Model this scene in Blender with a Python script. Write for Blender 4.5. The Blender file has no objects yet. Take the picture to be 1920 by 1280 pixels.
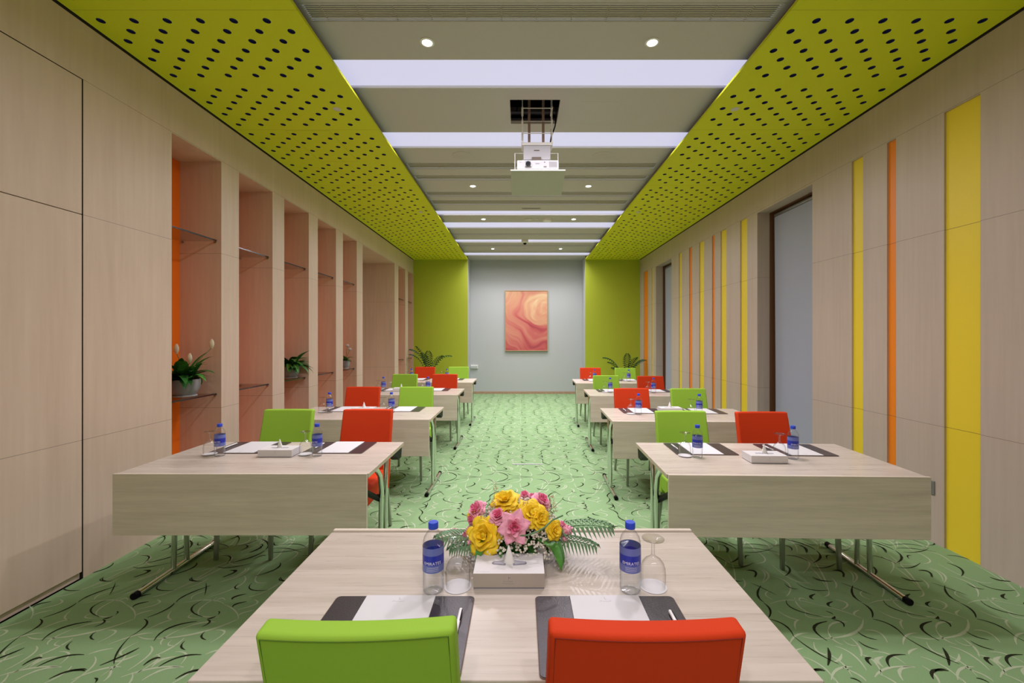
import bpy, math, random
from mathutils import Vector, Matrix
random.seed(7)
SC = bpy.context.scene
COL = SC.collection
PI = math.pi
def R(a): return math.radians(a)

# ------------------------------------------------------------------ camera
EYE = 1.5
cam_d = bpy.data.cameras.new('camera'); cam_d.sensor_width = 36; cam_d.lens = 15.0
cam_d.shift_x = -17/1920; cam_d.shift_y = -7.5/1920; cam_d.clip_start = .05; cam_d.clip_end = 60
cam = bpy.data.objects.new('camera', cam_d); COL.objects.link(cam)
cam.location = (0, 0, EYE); cam.rotation_euler = (R(90), 0, 0)
SC.camera = cam
# ------------------------------------------------------------------ world and exposure
w = bpy.data.worlds.new('world'); SC.world = w; w.use_nodes = True
w.node_tree.nodes['Background'].inputs[0].default_value = (.8, .85, 1, 1)
w.node_tree.nodes['Background'].inputs[1].default_value = .3
vs = SC.view_settings
vs.view_transform = 'Standard'; vs.look = 'None'; vs.gamma = 1; vs.use_curve_mapping = False
vs.exposure = 0.07
SC.cycles.max_bounces = 8; SC.cycles.diffuse_bounces = 5; SC.cycles.glossy_bounces = 4
SC.cycles.transparent_max_bounces = 16; SC.cycles.transmission_bounces = 6
SC.cycles.sample_clamp_indirect = 3.0; SC.cycles.caustics_reflective = False; SC.cycles.caustics_refractive = False
SC.cycles.use_denoising = True
# ------------------------------------------------------------------ room dimensions (metres, floor z = 0)
XL, XR = -2.73, 3.013          # side walls
YB, YF, YW = -2.2, 10.81, 11.37  # wall behind the camera, green far wall, recessed white far wall
ZG, ZC = 3.473, 3.56           # green side ceilings, central ceiling
GL, GR = -1.349, 1.625         # inner edges of the green ceilings
CL, CR = -1.55, 1.83           # the central ceiling runs on above them
LIGHTS = [(3.166, 3.533), (4.286, 4.649), (6.94, 7.20), (7.64, 8.06), (8.98, 9.26), (10.38, 10.74)]
LIGHTS_UNSEEN = [(-1.6, -1.25), (-.3, .05)]  # unseen strips added behind the camera to light the near end
DOWN = [(x, y) for y in (-.9, 2.977, 5.80, 7.42, 9.9) for x in (-.655, .915)]  # the pair behind the camera is unseen, bare lamps added for light
# lamps of the room: each luminous ceiling strip and each downlight has its own light, plus unseen ones behind the camera
def area(name, loc, sx, sy, power, col, spread=180, shape='RECTANGLE'):
    l = bpy.data.lights.new(name, 'AREA'); l.shape = shape; l.size = sx; l.size_y = sy
    l.energy = power; l.color = col; l.spread = R(spread)
    o = bpy.data.objects.new(name, l); COL.objects.link(o); o.location = loc
    return o
P_STRIP, P_DOWN = 26.0, {-.9: 19.0, 2.977: 24.0, 5.80: 21.0, 7.42: 12.0, 9.9: 21.0}
for (a, b) in LIGHTS + LIGHTS_UNSEEN:
    area('strip_light', ((GL+GR)/2, (a+b)/2, ZC+.016), 2.9, (b-a)*.9, P_STRIP*(.55 if b < 2 else 1), (1, .925, 1.0), 110)
for (x, y) in DOWN:
    area('downlight_lamp', (x, y, ZC-.012), .14, .14, P_DOWN[y], (1, .91, .97), 168, 'DISK')

# ------------------------------------------------------------------ materials
MATS = {}
def new_mat(name):
    m = bpy.data.materials.new(name); m.use_nodes = True; MATS[name] = m
    return m, m.node_tree.nodes, m.node_tree.links, m.node_tree.nodes['Principled BSDF']
def plain(name, col, rough=.5, metal=0, spec=.5, bump=0, bscale=200, var=0, emit=None, es=0, sheen=0):
    m, n, l, b = new_mat(name)
    b.inputs['Base Color'].default_value = (*col, 1); b.inputs['Roughness'].default_value = rough
    b.inputs['Metallic'].default_value = metal; b.inputs['Specular IOR Level'].default_value = spec
    if sheen: b.inputs['Sheen Weight'].default_value = sheen
    if emit: b.inputs['Emission Color'].default_value = (*emit, 1); b.inputs['Emission Strength'].default_value = es
    if bump or var:
        tc = n.new('ShaderNodeTexCoord'); ns = n.new('ShaderNodeTexNoise'); ns.inputs['Scale'].default_value = bscale
        ns.inputs['Detail'].default_value = 3; l.new(tc.outputs['Object'], ns.inputs['Vector'])
        if bump:
            bp = n.new('ShaderNodeBump'); bp.inputs['Strength'].default_value = bump; bp.inputs['Distance'].default_value = .002
            l.new(ns.outputs['Fac'], bp.inputs['Height']); l.new(bp.outputs['Normal'], b.inputs['Normal'])
        if var:
            r = n.new('ShaderNodeValToRGB'); l.new(ns.outputs['Fac'], r.inputs['Fac'])
            r.color_ramp.elements[0].position = .35; r.color_ramp.elements[1].position = .65
            r.color_ramp.elements[0].color = (*[c*(1-var) for c in col], 1)
            r.color_ramp.elements[1].color = (*[min(1, c*(1+var)) for c in col], 1)
            l.new(r.outputs['Color'], b.inputs['Base Color'])
    return m
def wood(name, light, dark, scale, rough=.35, joints=None, spec=.4, coat=0, fine=.5, contrast=(.3, .7)):
    """veneer: noise stretched along the grain, a wider cloudy noise, hairline joints at given heights"""
    m, n, l, b = new_mat(name)
    tc = n.new('ShaderNodeTexCoord'); mp = n.new('ShaderNodeMapping'); mp.inputs['Scale'].default_value = scale
    oi = n.new('ShaderNodeObjectInfo'); ad = n.new('ShaderNodeVectorMath'); ad.operation = 'ADD'
    ml = n.new('ShaderNodeMath'); ml.operation = 'MULTIPLY'; ml.inputs[1].default_value = 37.0
    l.new(oi.outputs['Random'], ml.inputs[0]); l.new(ml.outputs[0], ad.inputs[1])
    l.new(tc.outputs['Object'], ad.inputs[0]); l.new(ad.outputs[0], mp.inputs['Vector'])
    n1 = n.new('ShaderNodeTexNoise'); n1.inputs['Scale'].default_value = 1; n1.inputs['Detail'].default_value = 5
    n1.inputs['Distortion'].default_value = .35; l.new(mp.outputs['Vector'], n1.inputs['Vector'])
    n2 = n.new('ShaderNodeTexNoise'); n2.inputs['Scale'].default_value = 5.5; n2.inputs['Detail'].default_value = 4
    l.new(mp.outputs['Vector'], n2.inputs['Vector'])
    mx = n.new('ShaderNodeMix'); mx.inputs[0].default_value = fine
    l.new(n1.outputs['Fac'], mx.inputs[2]); l.new(n2.outputs['Fac'], mx.inputs[3])
    r = n.new('ShaderNodeValToRGB'); l.new(mx.outputs[0], r.inputs['Fac'])
    r.color_ramp.elements[0].position = contrast[0]; r.color_ramp.elements[0].color = (*dark, 1)
    r.color_ramp.elements[1].position = contrast[1]; r.color_ramp.elements[1].color = (*light, 1)
    out = r.outputs['Color']
    if joints:
        sx = n.new('ShaderNodeSeparateXYZ'); l.new(tc.outputs['Object'], sx.inputs[0])
        last = None
        for z in joints:
            s = n.new('ShaderNodeMath'); s.operation = 'SUBTRACT'; l.new(sx.outputs['Z'], s.inputs[0]); s.inputs[1].default_value = z
            a = n.new('ShaderNodeMath'); a.operation = 'ABSOLUTE'; l.new(s.outputs[0], a.inputs[0])
            c = n.new('ShaderNodeMath'); c.operation = 'LESS_THAN'; l.new(a.outputs[0], c.inputs[0]); c.inputs[1].default_value = .0013
            if last:
                mm = n.new('ShaderNodeMath'); mm.operation = 'MAXIMUM'; l.new(last.outputs[0], mm.inputs[0]); l.new(c.outputs[0], mm.inputs[1]); last = mm
            else: last = c
        x2 = n.new('ShaderNodeMix'); x2.data_type = 'RGBA'; l.new(last.outputs[0], x2.inputs[0])
        l.new(out, x2.inputs[6]); x2.inputs[7].default_value = (*[c*.42 for c in dark], 1); out = x2.outputs[2]
    l.new(out, b.inputs['Base Color'])
    rr = n.new('ShaderNodeMapRange'); rr.inputs[3].default_value = rough*.85; rr.inputs[4].default_value = rough*1.2
    l.new(n2.outputs['Fac'], rr.inputs[0]); l.new(rr.outputs[0], b.inputs['Roughness'])
    b.inputs['Specular IOR Level'].default_value = spec
    bp = n.new('ShaderNodeBump'); bp.inputs['Strength'].default_value = .05; bp.inputs['Distance'].default_value = .001
    l.new(n2.outputs['Fac'], bp.inputs['Height']); l.new(bp.outputs['Normal'], b.inputs['Normal'])
    return m
JN = (.862, 2.265, 3.108)
M_wall = wood('beech_veneer', (.70, .56, .455), (.58, .445, .35), (5, 5, .35), .38, JN, contrast=(.25, .75))
M_niche = wood('niche_veneer', (.71, .53, .41), (.57, .41, .31), (5, 5, .35), .42, (.862, 2.265), contrast=(.25, .75))  # slightly redder than the veneer of the wall face
M_wallr = wood('grey_beech_veneer', (.55, .46, .39), (.46, .375, .315), (5, 7, .3), .38, JN, contrast=(.25, .75))
M_table = wood('light_oak_laminate', (.58, .52, .45), (.42, .365, .305), (1.1, 22, 22), .28, spec=.45, fine=.35, contrast=(.28, .66))
M_panel = wood('oak_laminate_lightened', (.70, .63, .53), (.52, .46, .375), (1.1, 20, 20), .4, spec=.35, fine=.35, contrast=(.28, .66))  # same oak as the tabletop, lightened in colour where less light falls
M_edge = plain('oak_edge_band', (.52, .43, .33), .45)
M_base = plain('skirting_wood', (.42, .27, .18), .45, var=.1, bscale=20)
M_gap = plain('shadow_gap_black', (.02, .016, .012), .8)
M_lime = plain('lime_paint_lightened', (.68, .73, .02), .6, spec=.25)  # same lime as the far wall, colour lightened to offset dim ceiling light
M_limewall = plain('lime_wall_paint', (.42, .50, .04), .6, spec=.25)
M_limeline = plain('lime_joint', (.42, .42, .015), .7)
M_felt = plain('blue_felt_backing', (.012, .016, .14), .9)
M_ceil = plain('ceiling_paint', (.57, .54, .52), .8, spec=.2)
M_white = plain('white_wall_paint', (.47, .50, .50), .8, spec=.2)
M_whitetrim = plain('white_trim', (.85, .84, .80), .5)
M_ventgap = plain('vent_shadow', (.05, .042, .028), .9)
M_slat = plain('vent_slat_beige', (.55, .51, .42), .5)
M_yellow = plain('yellow_panel', (.80, .62, .03), .42)
M_orange = plain('orange_panel', (.85, .24, .012), .42)
M_orangeb = plain('orange_niche_back', (.95, .19, .006), .5)
M_blind = plain('blue_grey_blind', (.36, .39, .47), .75, bump=.1, bscale=600)
M_brown = plain('dark_brown_reveal', (.16, .07, .03), .5)
M_carpet = plain('green_carpet', (.225, .36, .175), .95, spec=.1, bump=.5, bscale=420, var=.08)
M_cw = plain('carpet_cream_thread', (.43, .50, .34), .95, spec=.1, bump=.5, bscale=420)
M_cb = plain('carpet_black_thread', (.022, .025, .012), .95, spec=.1)
M_chrome = plain('chrome', (.72, .73, .72), .13, 1)
M_steel = plain('brushed_steel_leg', (.40, .40, .38), .3, 1)
M_black = plain('black_plastic', (.006, .006, .008), .5, spec=.1)
M_green = plain('lime_upholstery', (.28, .50, .045), .75, spec=.2, bump=.12, bscale=900)
M_red = plain('red_upholstery', (.58, .042, .006), .75, spec=.2, bump=.12, bscale=900)
M_gseam = plain('green_thread', (.08, .17, .008), .8)
M_rseam = plain('red_thread', (.24, .012, .003), .8)
M_leather = plain('dark_leather', (.035, .028, .036), .3, spec=.6, bump=.25, bscale=260, var=.3)
M_stitch = plain('brown_piping', (.22, .13, .08), .6)
M_paper = plain('white_paper', (.62, .62, .63), .7)
M_tissue = plain('white_tissue', (.85, .86, .82), .9)
M_ink = plain('grey_ink', (.38, .37, .36), .8)
M_box = plain('white_carton', (.66, .65, .65), .5)
M_boxside = plain('taupe_carton', (.42, .385, .33), .5)
M_slot = plain('grey_print_and_shade', (.22, .22, .27), .6)
M_plate2 = plain('pale_grey_print', (.42, .42, .47), .6)
M_cap = plain('blue_cap', (.02, .07, .62), .35)
M_labeldk = plain('label_dark_blue', (.015, .03, .42), .35)
M_labelmd = plain('label_mid_blue', (.14, .18, .50), .35)
M_label_w = plain('label_white', (.8, .82, .88), .5)
M_label_r = plain('label_red', (.7, .05, .04), .5)
M_pen = plain('white_pen', (.82, .82, .82), .25)
M_pot = plain('grey_ceramic', (.27, .27, .29), .4)
M_saucer = plain('pale_saucer', (.40, .40, .385), .5)
M_soil = plain('dark_soil', (.03, .02, .012), .95)
M_leaf = plain('dark_green_leaf', (.025, .13, .02), .4, var=.35, bscale=30)
M_leaf2 = plain('mid_green_leaf', (.06, .22, .03), .45, var=.3, bscale=30)
M_palm = plain('palm_green', (.012, .085, .025), .5, var=.3, bscale=20)
M_fern = plain('fern_green', (.11, .24, .10), .6)
M_spathe = plain('cream_spathe', (.75, .70, .52), .5)
M_rose = plain('pink_petal', (.86, .40, .52), .6, var=.12, bscale=60)
M_rosein = plain('deep_pink_petal', (.80, .18, .32), .6)
M_bloom = plain('yellow_petal', (.92, .66, .02), .6, var=.08, bscale=60)
M_baby = plain('cream_blossom', (.76, .74, .62), .7)
M_stem = plain('thin_green_stem', (.10, .16, .04), .7)
M_astil = plain('pinkish_plume', (.55, .36, .26), .8)
M_gold = plain('pale_gold_frame', (.50, .36, .20), .4, .3)
M_fbox = plain('floor_box_trim', (.42, .44, .44), .4, .2)
M_plate = plain('switch_plate_steel', (.32, .32, .33), .35, .6)
M_plasw = plain('white_plastic', (.52, .52, .54), .4)
M_strap = plain('brown_strap', (.36, .24, .19), .6)
M_hatch = plain('hatch_paint', (.50, .52, .43), .7)
M_dark = plain('void_black', (.008, .007, .006), .9)
M_duct = plain('dull_duct', (.16, .13, .10), .5, .3)
M_detect = plain('detector_white', (.62, .60, .54), .5)
M_diff = plain('lavender_diffuser', (.2, .2, .22), .5, emit=(.76, .75, .98), es=.72)
M_led = plain('lamp_lens', (1, 1, 1), .3, emit=(1, .98, .94), es=9)
M_lens = plain('projector_lens', (.02, .02, .03), .08, spec=.9)

def clear_mat(name, tint, edge, gl=.06, ts=.03, gmax=.3):
    """thin clear plastic or glass: see-through face on, brighter and darker towards grazing edges"""
    m, n, l, b = new_mat(name); n.remove(b)
    out = n['Material Output']
    lw = n.new('ShaderNodeLayerWeight'); lw.inputs['Blend'].default_value = .35
    tr = n.new('ShaderNodeBsdfTransparent'); r = n.new('ShaderNodeValToRGB')
    r.color_ramp.elements[0].position = .25; r.color_ramp.elements[0].color = (*tint, 1)
    r.color_ramp.elements[1].position = .95; r.color_ramp.elements[1].color = (*edge, 1)
    l.new(lw.outputs['Facing'], r.inputs['Fac']); l.new(r.outputs['Color'], tr.inputs['Color'])
    g = n.new('ShaderNodeBsdfGlossy'); g.inputs['Roughness'].default_value = ts; g.inputs['Color'].default_value = (1, 1, 1, 1)
    mr = n.new('ShaderNodeMapRange'); l.new(lw.outputs['Facing'], mr.inputs[0])
    mr.inputs[1].default_value = .1; mr.inputs[2].default_value = 1; mr.inputs[3].default_value = gl; mr.inputs[4].default_value = gmax
    mx = n.new('ShaderNodeMixShader'); l.new(mr.outputs[0], mx.inputs[0]); l.new(tr.outputs[0], mx.inputs[1]); l.new(g.outputs[0], mx.inputs[2])
    l.new(mx.outputs[0], out.inputs['Surface'])
    return m
M_pet = clear_mat('clear_bottle_plastic', (.985, .985, .99), (.62, .63, .66), .03)
M_water = clear_mat('water', (.975, .985, .995), (.80, .85, .90), .01, gmax=.12)
M_glass = clear_mat('clear_glass', (.985, .985, .985), (.58, .57, .55), .03, gmax=.26)
M_shelf = clear_mat('smoked_shelf_glass', (.95, .945, .94), (.80, .79, .77), .02, gmax=.12)
M_shelfedge = plain('dark_glass_edge', (.012, .016, .018), .15, spec=.8)

def art_mat():
    """print of soft curved folds: a pale lobe top right, a dark sweep round it, streaks that follow the curve"""
    m, n, l, b = new_mat('abstract_print')
    tc = n.new('ShaderNodeTexCoord'); sx = n.new('ShaderNodeSeparateXYZ'); l.new(tc.outputs['Object'], sx.inputs[0])
    def M(op, a, c=None, v=None):
        q = n.new('ShaderNodeMath'); q.operation = op; l.new(a, q.inputs[0])
        if c is not None: l.new(c, q.inputs[1])
        if v is not None: q.inputs[1].default_value = v
        return q.outputs[0]
    wn = n.new('ShaderNodeTexNoise'); wn.inputs['Scale'].default_value = 1.6; wn.inputs['Detail'].default_value = 1; l.new(tc.outputs['Object'], wn.inputs['Vector'])
    wob = M('MULTIPLY', M('SUBTRACT', wn.outputs['Fac'], v=.5), v=.8)
    dx = M('SUBTRACT', sx.outputs['X'], v=.42); dz = M('SUBTRACT', sx.outputs['Z'], v=.34)
    d = M('ADD', M('SQRT', M('ADD', M('MULTIPLY', dx, dx), M('MULTIPLY', dz, dz))), wob)
    an = M('ARCTAN2', dz, dx)
    cv = n.new('ShaderNodeCombineXYZ'); l.new(M('MULTIPLY', d, v=7.0), cv.inputs[0]); l.new(M('MULTIPLY', M('ABSOLUTE', an), v=.55), cv.inputs[1])
    st = n.new('ShaderNodeTexNoise'); st.inputs['Scale'].default_value = 1.1; st.inputs['Detail'].default_value = 2.5; l.new(cv.outputs[0], st.inputs['Vector'])
    r = n.new('ShaderNodeValToRGB'); l.new(d, r.inputs['Fac']); cr = r.color_ramp
    cr.elements[0].position = 0; cr.elements[0].color = (.50,)*3+(1,); cr.elements[1].position = 1; cr.elements[1].color = (.36,)*3+(1,)
    for p, v in ((.30, .55), (.42, .58), (.50, .22), (.62, .12), (.74, .30), (.86, .46)):
        e = cr.elements.new(p); e.color = (v, v, v, 1)
    g = n.new('ShaderNodeMapRange'); g.inputs[1].default_value = -.8; g.inputs[2].default_value = .8; g.inputs[3].default_value = -.20; g.inputs[4].default_value = .34
    l.new(sx.outputs['Z'], g.inputs[0])
    tot = M('ADD', M('ADD', M('MULTIPLY', r.outputs['Color'], v=.8), g.outputs[0]), M('MULTIPLY', M('SUBTRACT', st.outputs['Fac'], v=.5), v=.75))
    r2 = n.new('ShaderNodeValToRGB'); l.new(tot, r2.inputs['Fac']); cr = r2.color_ramp
    cr.elements[0].position = 0; cr.elements[0].color = (.36, .05, .07, 1); cr.elements[1].position = .95; cr.elements[1].color = (.80, .70, .45, 1)
    for p, c in ((.14, (.50, .09, .09)), (.28, (.58, .18, .14)), (.42, (.62, .27, .17)), (.58, (.66, .35, .20)), (.74, (.70, .47, .26))):
        e = cr.elements.new(p); e.color = (*c, 1)
    l.new(r2.outputs['Color'], b.inputs['Base Color']); b.inputs['Roughness'].default_value = .5
    return m
M_art = art_mat()

# ------------------------------------------------------------------ mesh helpers
class MB:
    def __init__(s): s.v, s.f, s.m = [], [], []
    def add(s, vs, fs, mi=0):
        o = len(s.v); s.v += [tuple(p) for p in vs]
        for f in fs: s.f.append(tuple(i+o for i in f)); s.m.append(mi)
    def quad(s, a, b, c, d, mi=0): s.add([a, b, c, d], [(0, 1, 2, 3)], mi)
    def box(s, x0, x1, y0, y1, z0, z1, mi=0, skip=()):
        v = [(x0,y0,z0),(x1,y0,z0),(x1,y1,z0),(x0,y1,z0),(x0,y0,z1),(x1,y0,z1),(x1,y1,z1),(x0,y1,z1)]
        F = {'b':(0,3,2,1),'t':(4,5,6,7),'f':(0,1,5,4),'k':(2,3,7,6),'l':(3,0,4,7),'r':(1,2,6,5)}
        s.add(v, [F[k] for k in F if k not in skip], mi)
    def tube(s, pts, r, n=12, mi=0, caps=True, flat=1.0):
        pts = [Vector(p) for p in pts]; rings = []; up = None
        rs = r if isinstance(r, (list, tuple)) else [r]*len(pts)
        for i, p in enumerate(pts):
            d = (pts[min(i+1, len(pts)-1)]-pts[max(i-1, 0)]).normalized()
            if up is None: up = Vector((0, 0, 1)) if abs(d.z) < .9 else Vector((1, 0, 0))
            a = d.cross(up).normalized(); b = a.cross(d).normalized(); up = b
            rings.append([p+(a*math.cos(2*PI*k/n)+b*math.sin(2*PI*k/n)*flat)*rs[i] for k in range(n)])
        vs = [q for g in rings for q in g]; fs = []
        for i in range(len(pts)-1):
            for k in range(n): fs.append((i*n+k, i*n+(k+1)%n, (i+1)*n+(k+1)%n, (i+1)*n+k))
        if caps: fs.append(tuple(range(n))[::-1]); fs.append(tuple((len(pts)-1)*n+k for k in range(n)))
        s.add(vs, fs, mi)
    def lathe(s, prof, n=24, c=(0, 0, 0), mi=0):
        vs, fs = [], []
        for (r, z) in prof:
            for k in range(n): vs.append((c[0]+r*math.cos(2*PI*k/n), c[1]+r*math.sin(2*PI*k/n), c[2]+z))
        for i in range(len(prof)-1):
            for k in range(n): fs.append((i*n+k, i*n+(k+1)%n, (i+1)*n+(k+1)%n, (i+1)*n+k))
        s.add(vs, fs, mi)
    def grid(s, fn, nu, nv, mi=0):
        vs = [fn(i/nu, j/nv) for i in range(nu+1) for j in range(nv+1)]
        fs = [(i*(nv+1)+j, (i+1)*(nv+1)+j, (i+1)*(nv+1)+j+1, i*(nv+1)+j+1) for i in range(nu) for j in range(nv)]
        s.add(vs, fs, mi)
    def xf(s, M):
        s.v = [tuple(M @ Vector(p)) for p in s.v]; return s
    def build(s, name, mats, parent=None, smooth=False, bevel=0, seg=2, loc=None, sub=0, ang=35):
        me = bpy.data.meshes.new(name); me.from_pydata(s.v, [], s.f)
        for m in (mats if isinstance(mats, (list, tuple)) else [mats]): me.materials.append(m)
        me.polygons.foreach_set('material_index', s.m)
        if smooth: me.polygons.foreach_set('use_smooth', [True]*len(s.f))
        me.update()
        o = bpy.data.objects.new(name, me); COL.objects.link(o)
        if parent: o.parent = parent
        if loc: o.location = loc
        if smooth and ang and not sub: me.set_sharp_from_angle(angle=R(ang))
        if bevel:
            b = o.modifiers.new('bevel', 'BEVEL'); b.width = bevel; b.segments = seg; b.limit_method = 'ANGLE'; b.angle_limit = R(40)
            if smooth: b.harden_normals = False
        if sub:
            b = o.modifiers.new('sub', 'SUBSURF'); b.levels = sub; b.render_levels = sub
        return o
def tag(o, label=None, cat=None, group=None, kind=None):
    if label: o['label'] = label
    if cat: o['category'] = cat
    if group: o['group'] = group
    if kind: o['kind'] = kind
    return o
def empty(name, loc, rz=0, label=None, cat=None, group=None):
    o = bpy.data.objects.new(name, None); COL.objects.link(o); o.location = loc; o.rotation_euler = (0, 0, rz)
    o.empty_display_size = .05
    return tag(o, label, cat, group)
def struct(o): o['kind'] = 'structure'; return o
def dup(root, loc, rz=0, label=None, group=None):
    kids = {}
    for o in ALLKIDS(root): kids.setdefault(o.parent, []).append(o)
    r = root.copy(); COL.objects.link(r); r.location = loc; r.rotation_euler = (0, 0, rz)
    if label: r['label'] = label
    if group: r['group'] = group
    def rec(a, b):
        for ch in kids.get(a, []):
            c = ch.copy(); COL.objects.link(c); c.parent = b; rec(ch, c)
    rec(root, r)
    return r
def ALLKIDS(root):
    out, st = [], [root]
    while st:
        for c in CHILD.get(st.pop(), []): out.append(c); st.append(c)
    return out
class _CH(dict):
    def get(s, k, d=None): return [o for o in COL.objects if o.parent == k]
CHILD = _CH()
def cells(mb, P, u0, u1, v0, v1, holes, mi=0):
    """flat sheet from u0..u1 x v0..v1 with rectangular openings; P(u, v) -> point"""
    us = sorted({u0, u1, *[h[0] for h in holes], *[h[1] for h in holes]}); vs_ = sorted({v0, v1, *[h[2] for h in holes], *[h[3] for h in holes]})
    us = [u for u in us if u0 <= u <= u1]; vs_ = [v for v in vs_ if v0 <= v <= v1]
    for a, b in zip(us, us[1:]):
        run = None
        for c, d in zip(vs_, vs_[1:]):
            cu, cv = (a+b)/2, (c+d)/2
            mb.quad(P(a, c), P(b, c), P(b, d), P(a, d), mi) if not any(h[0] < cu < h[1] and h[2] < cv < h[3] for h in holes) else None

# ------------------------------------------------------------------ floor: green carpet with woven strokes
BL = [[(680,375),(655,440),(700,495),7],[(700,500),(745,550),(735,605),7],[(735,615),(850,660),(915,740),6],[(915,740),(1060,845),(1240,940),5],
 [(860,480),(920,545),(1125,600),5],[(1145,560),(1175,568),(1200,585),4],[(1210,595),(1205,608),(1185,612),7],[(1195,618),(1262,640),(1275,672),6],
 [(1155,632),(1060,680),(1155,772),8],[(1375,705),(1430,742),(1515,765),5],[(1380,773),(1440,812),(1525,837),5],[(1160,822),(1172,880),(1160,950),8],
 [(1475,895),(1440,905),(1475,950),10],[(1070,435),(1035,455),(1060,475),9],[(1195,490),(1160,508),(1185,530),8],[(605,355),(700,398),(790,443),4],
 [(935,355),(1030,402),(1165,408),5],[(850,360),(890,390),(945,400),5],[(580,265),(638,278),(630,312),7],[(1050,315),(1110,340),(1200,342),4],
 [(1720,872),(1600,888),(1605,960),8]]
WH = [[(745,505),(900,478),(1080,510),4],[(1080,510),(1260,556),(1415,615),4],[(1415,618),(1350,715),(1140,755),8],[(1300,637),(1200,645),(1165,690),6],
 [(1160,690),(1190,755),(1270,800),6],[(920,460),(965,535),(1080,590),5],[(1080,590),(1160,600),(1240,600),4],[(800,555),(880,602),(960,620),5],
 [(962,618),(925,640),(930,690),6],[(1430,695),(1530,712),(1590,785),6],[(1060,780),(1090,850),(1200,880),5],[(1325,750),(1390,820),(1400,885),6],
 [(1260,865),(1240,910),(1190,920),7],[(1560,885),(1505,910),(1545,948),8],[(1020,715),(930,735),(885,800),6],[(980,825),(920,845),(900,870),6],
 [(1385,550),(1350,570),(1360,590),6],[(1215,475),(1300,505),(1260,547),6],[(1020,480),(960,465),(965,490),5],[(740,410),(712,440),(765,475),5],
 [(770,305),(885,370),(860,455),6],[(1010,225),(1090,300),(1165,410),4],[(1165,410),(1165,440),(1130,455),5],[(970,740),(1070,758),(1140,756),4],
 [(650,250),(705,285),(690,345),5],[(545,320),(565,360),(545,395),5],[(1000,560),(1020,600),(1130,610),4],[(1270,765),(1320,800),(1385,805),4],
 [(1480,850),(1600,868),(1720,940),5],[(1215,810),(1340,870),(1440,985),6],[(980,885),(1120,955),(1210,1060),5]]
BL2 = [[(455,490),(520,506),(600,545),4],[(300,535),(340,548),(345,580),6],[(440,578),(520,577),(590,558),4],[(415,540),(500,536),(590,555),4],
 [(445,615),(448,598),(470,597),5],[(660,595),(730,605),(800,640),5],[(800,657),(870,660),(930,635),5],[(820,570),(842,605),(805,635),8],[(795,1210),(820,1198),(860,1200),5],[(1520,1207),(1440,1207),(1440,1250),9],[(1000,1245),(1030,1252),(1060,1270),5],
 [(630,635),(680,668),(655,705),8],[(450,675),(496,680),(497,712),8],[(730,545),(765,558),(770,582),6],[(640,540),(682,552),(690,570),6],[(800,710),(850,728),(905,732),5]]
WH2 = [[(900,1255),(930,1200),(1010,1185),7],[(960,1190),(1040,1225),(1085,1262),6],[(1130,1240),(1200,1192),(1340,1185),7],[(1345,1188),(1265,1200),(1280,1258),8],[(1165,1140),(1142,1150),(1175,1188),9],[(870,1112),(950,1160),(1010,1235),5],[(1380,1180),(1450,1230),(1475,1290),6],[(1050,1120),(1120,1150),(1170,1230),5],
 [(250,490),(300,520),(380,540),5],[(480,560),(550,615),(500,640),6],[(640,590),(775,622),(750,690),6],[(580,640),(690,722),(790,740),5],
 [(780,590),(850,690),(890,800),5],[(520,660),(568,700),(535,740),6],[(300,600),(380,640),(460,640),5],[(560,500),(610,528),(560,560),6],
 [(700,490),(800,515),(830,560),5],[(640,505),(700,530),(720,580),5],[(400,500),(440,520),(430,550),5],[(560,575),(620,590),(660,640),5]]
def gp(u, v, w2=False):
    px, py = (1240+u*.35417, 830+v*.35417) if w2 else (1250+u*.26042, 1000+v*.26042)
    D = 800*EYE/(py-632.5); return Vector(((px-977)*D/800, D))
TX, TY, Y1 = .555, .79, 3.01
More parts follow.
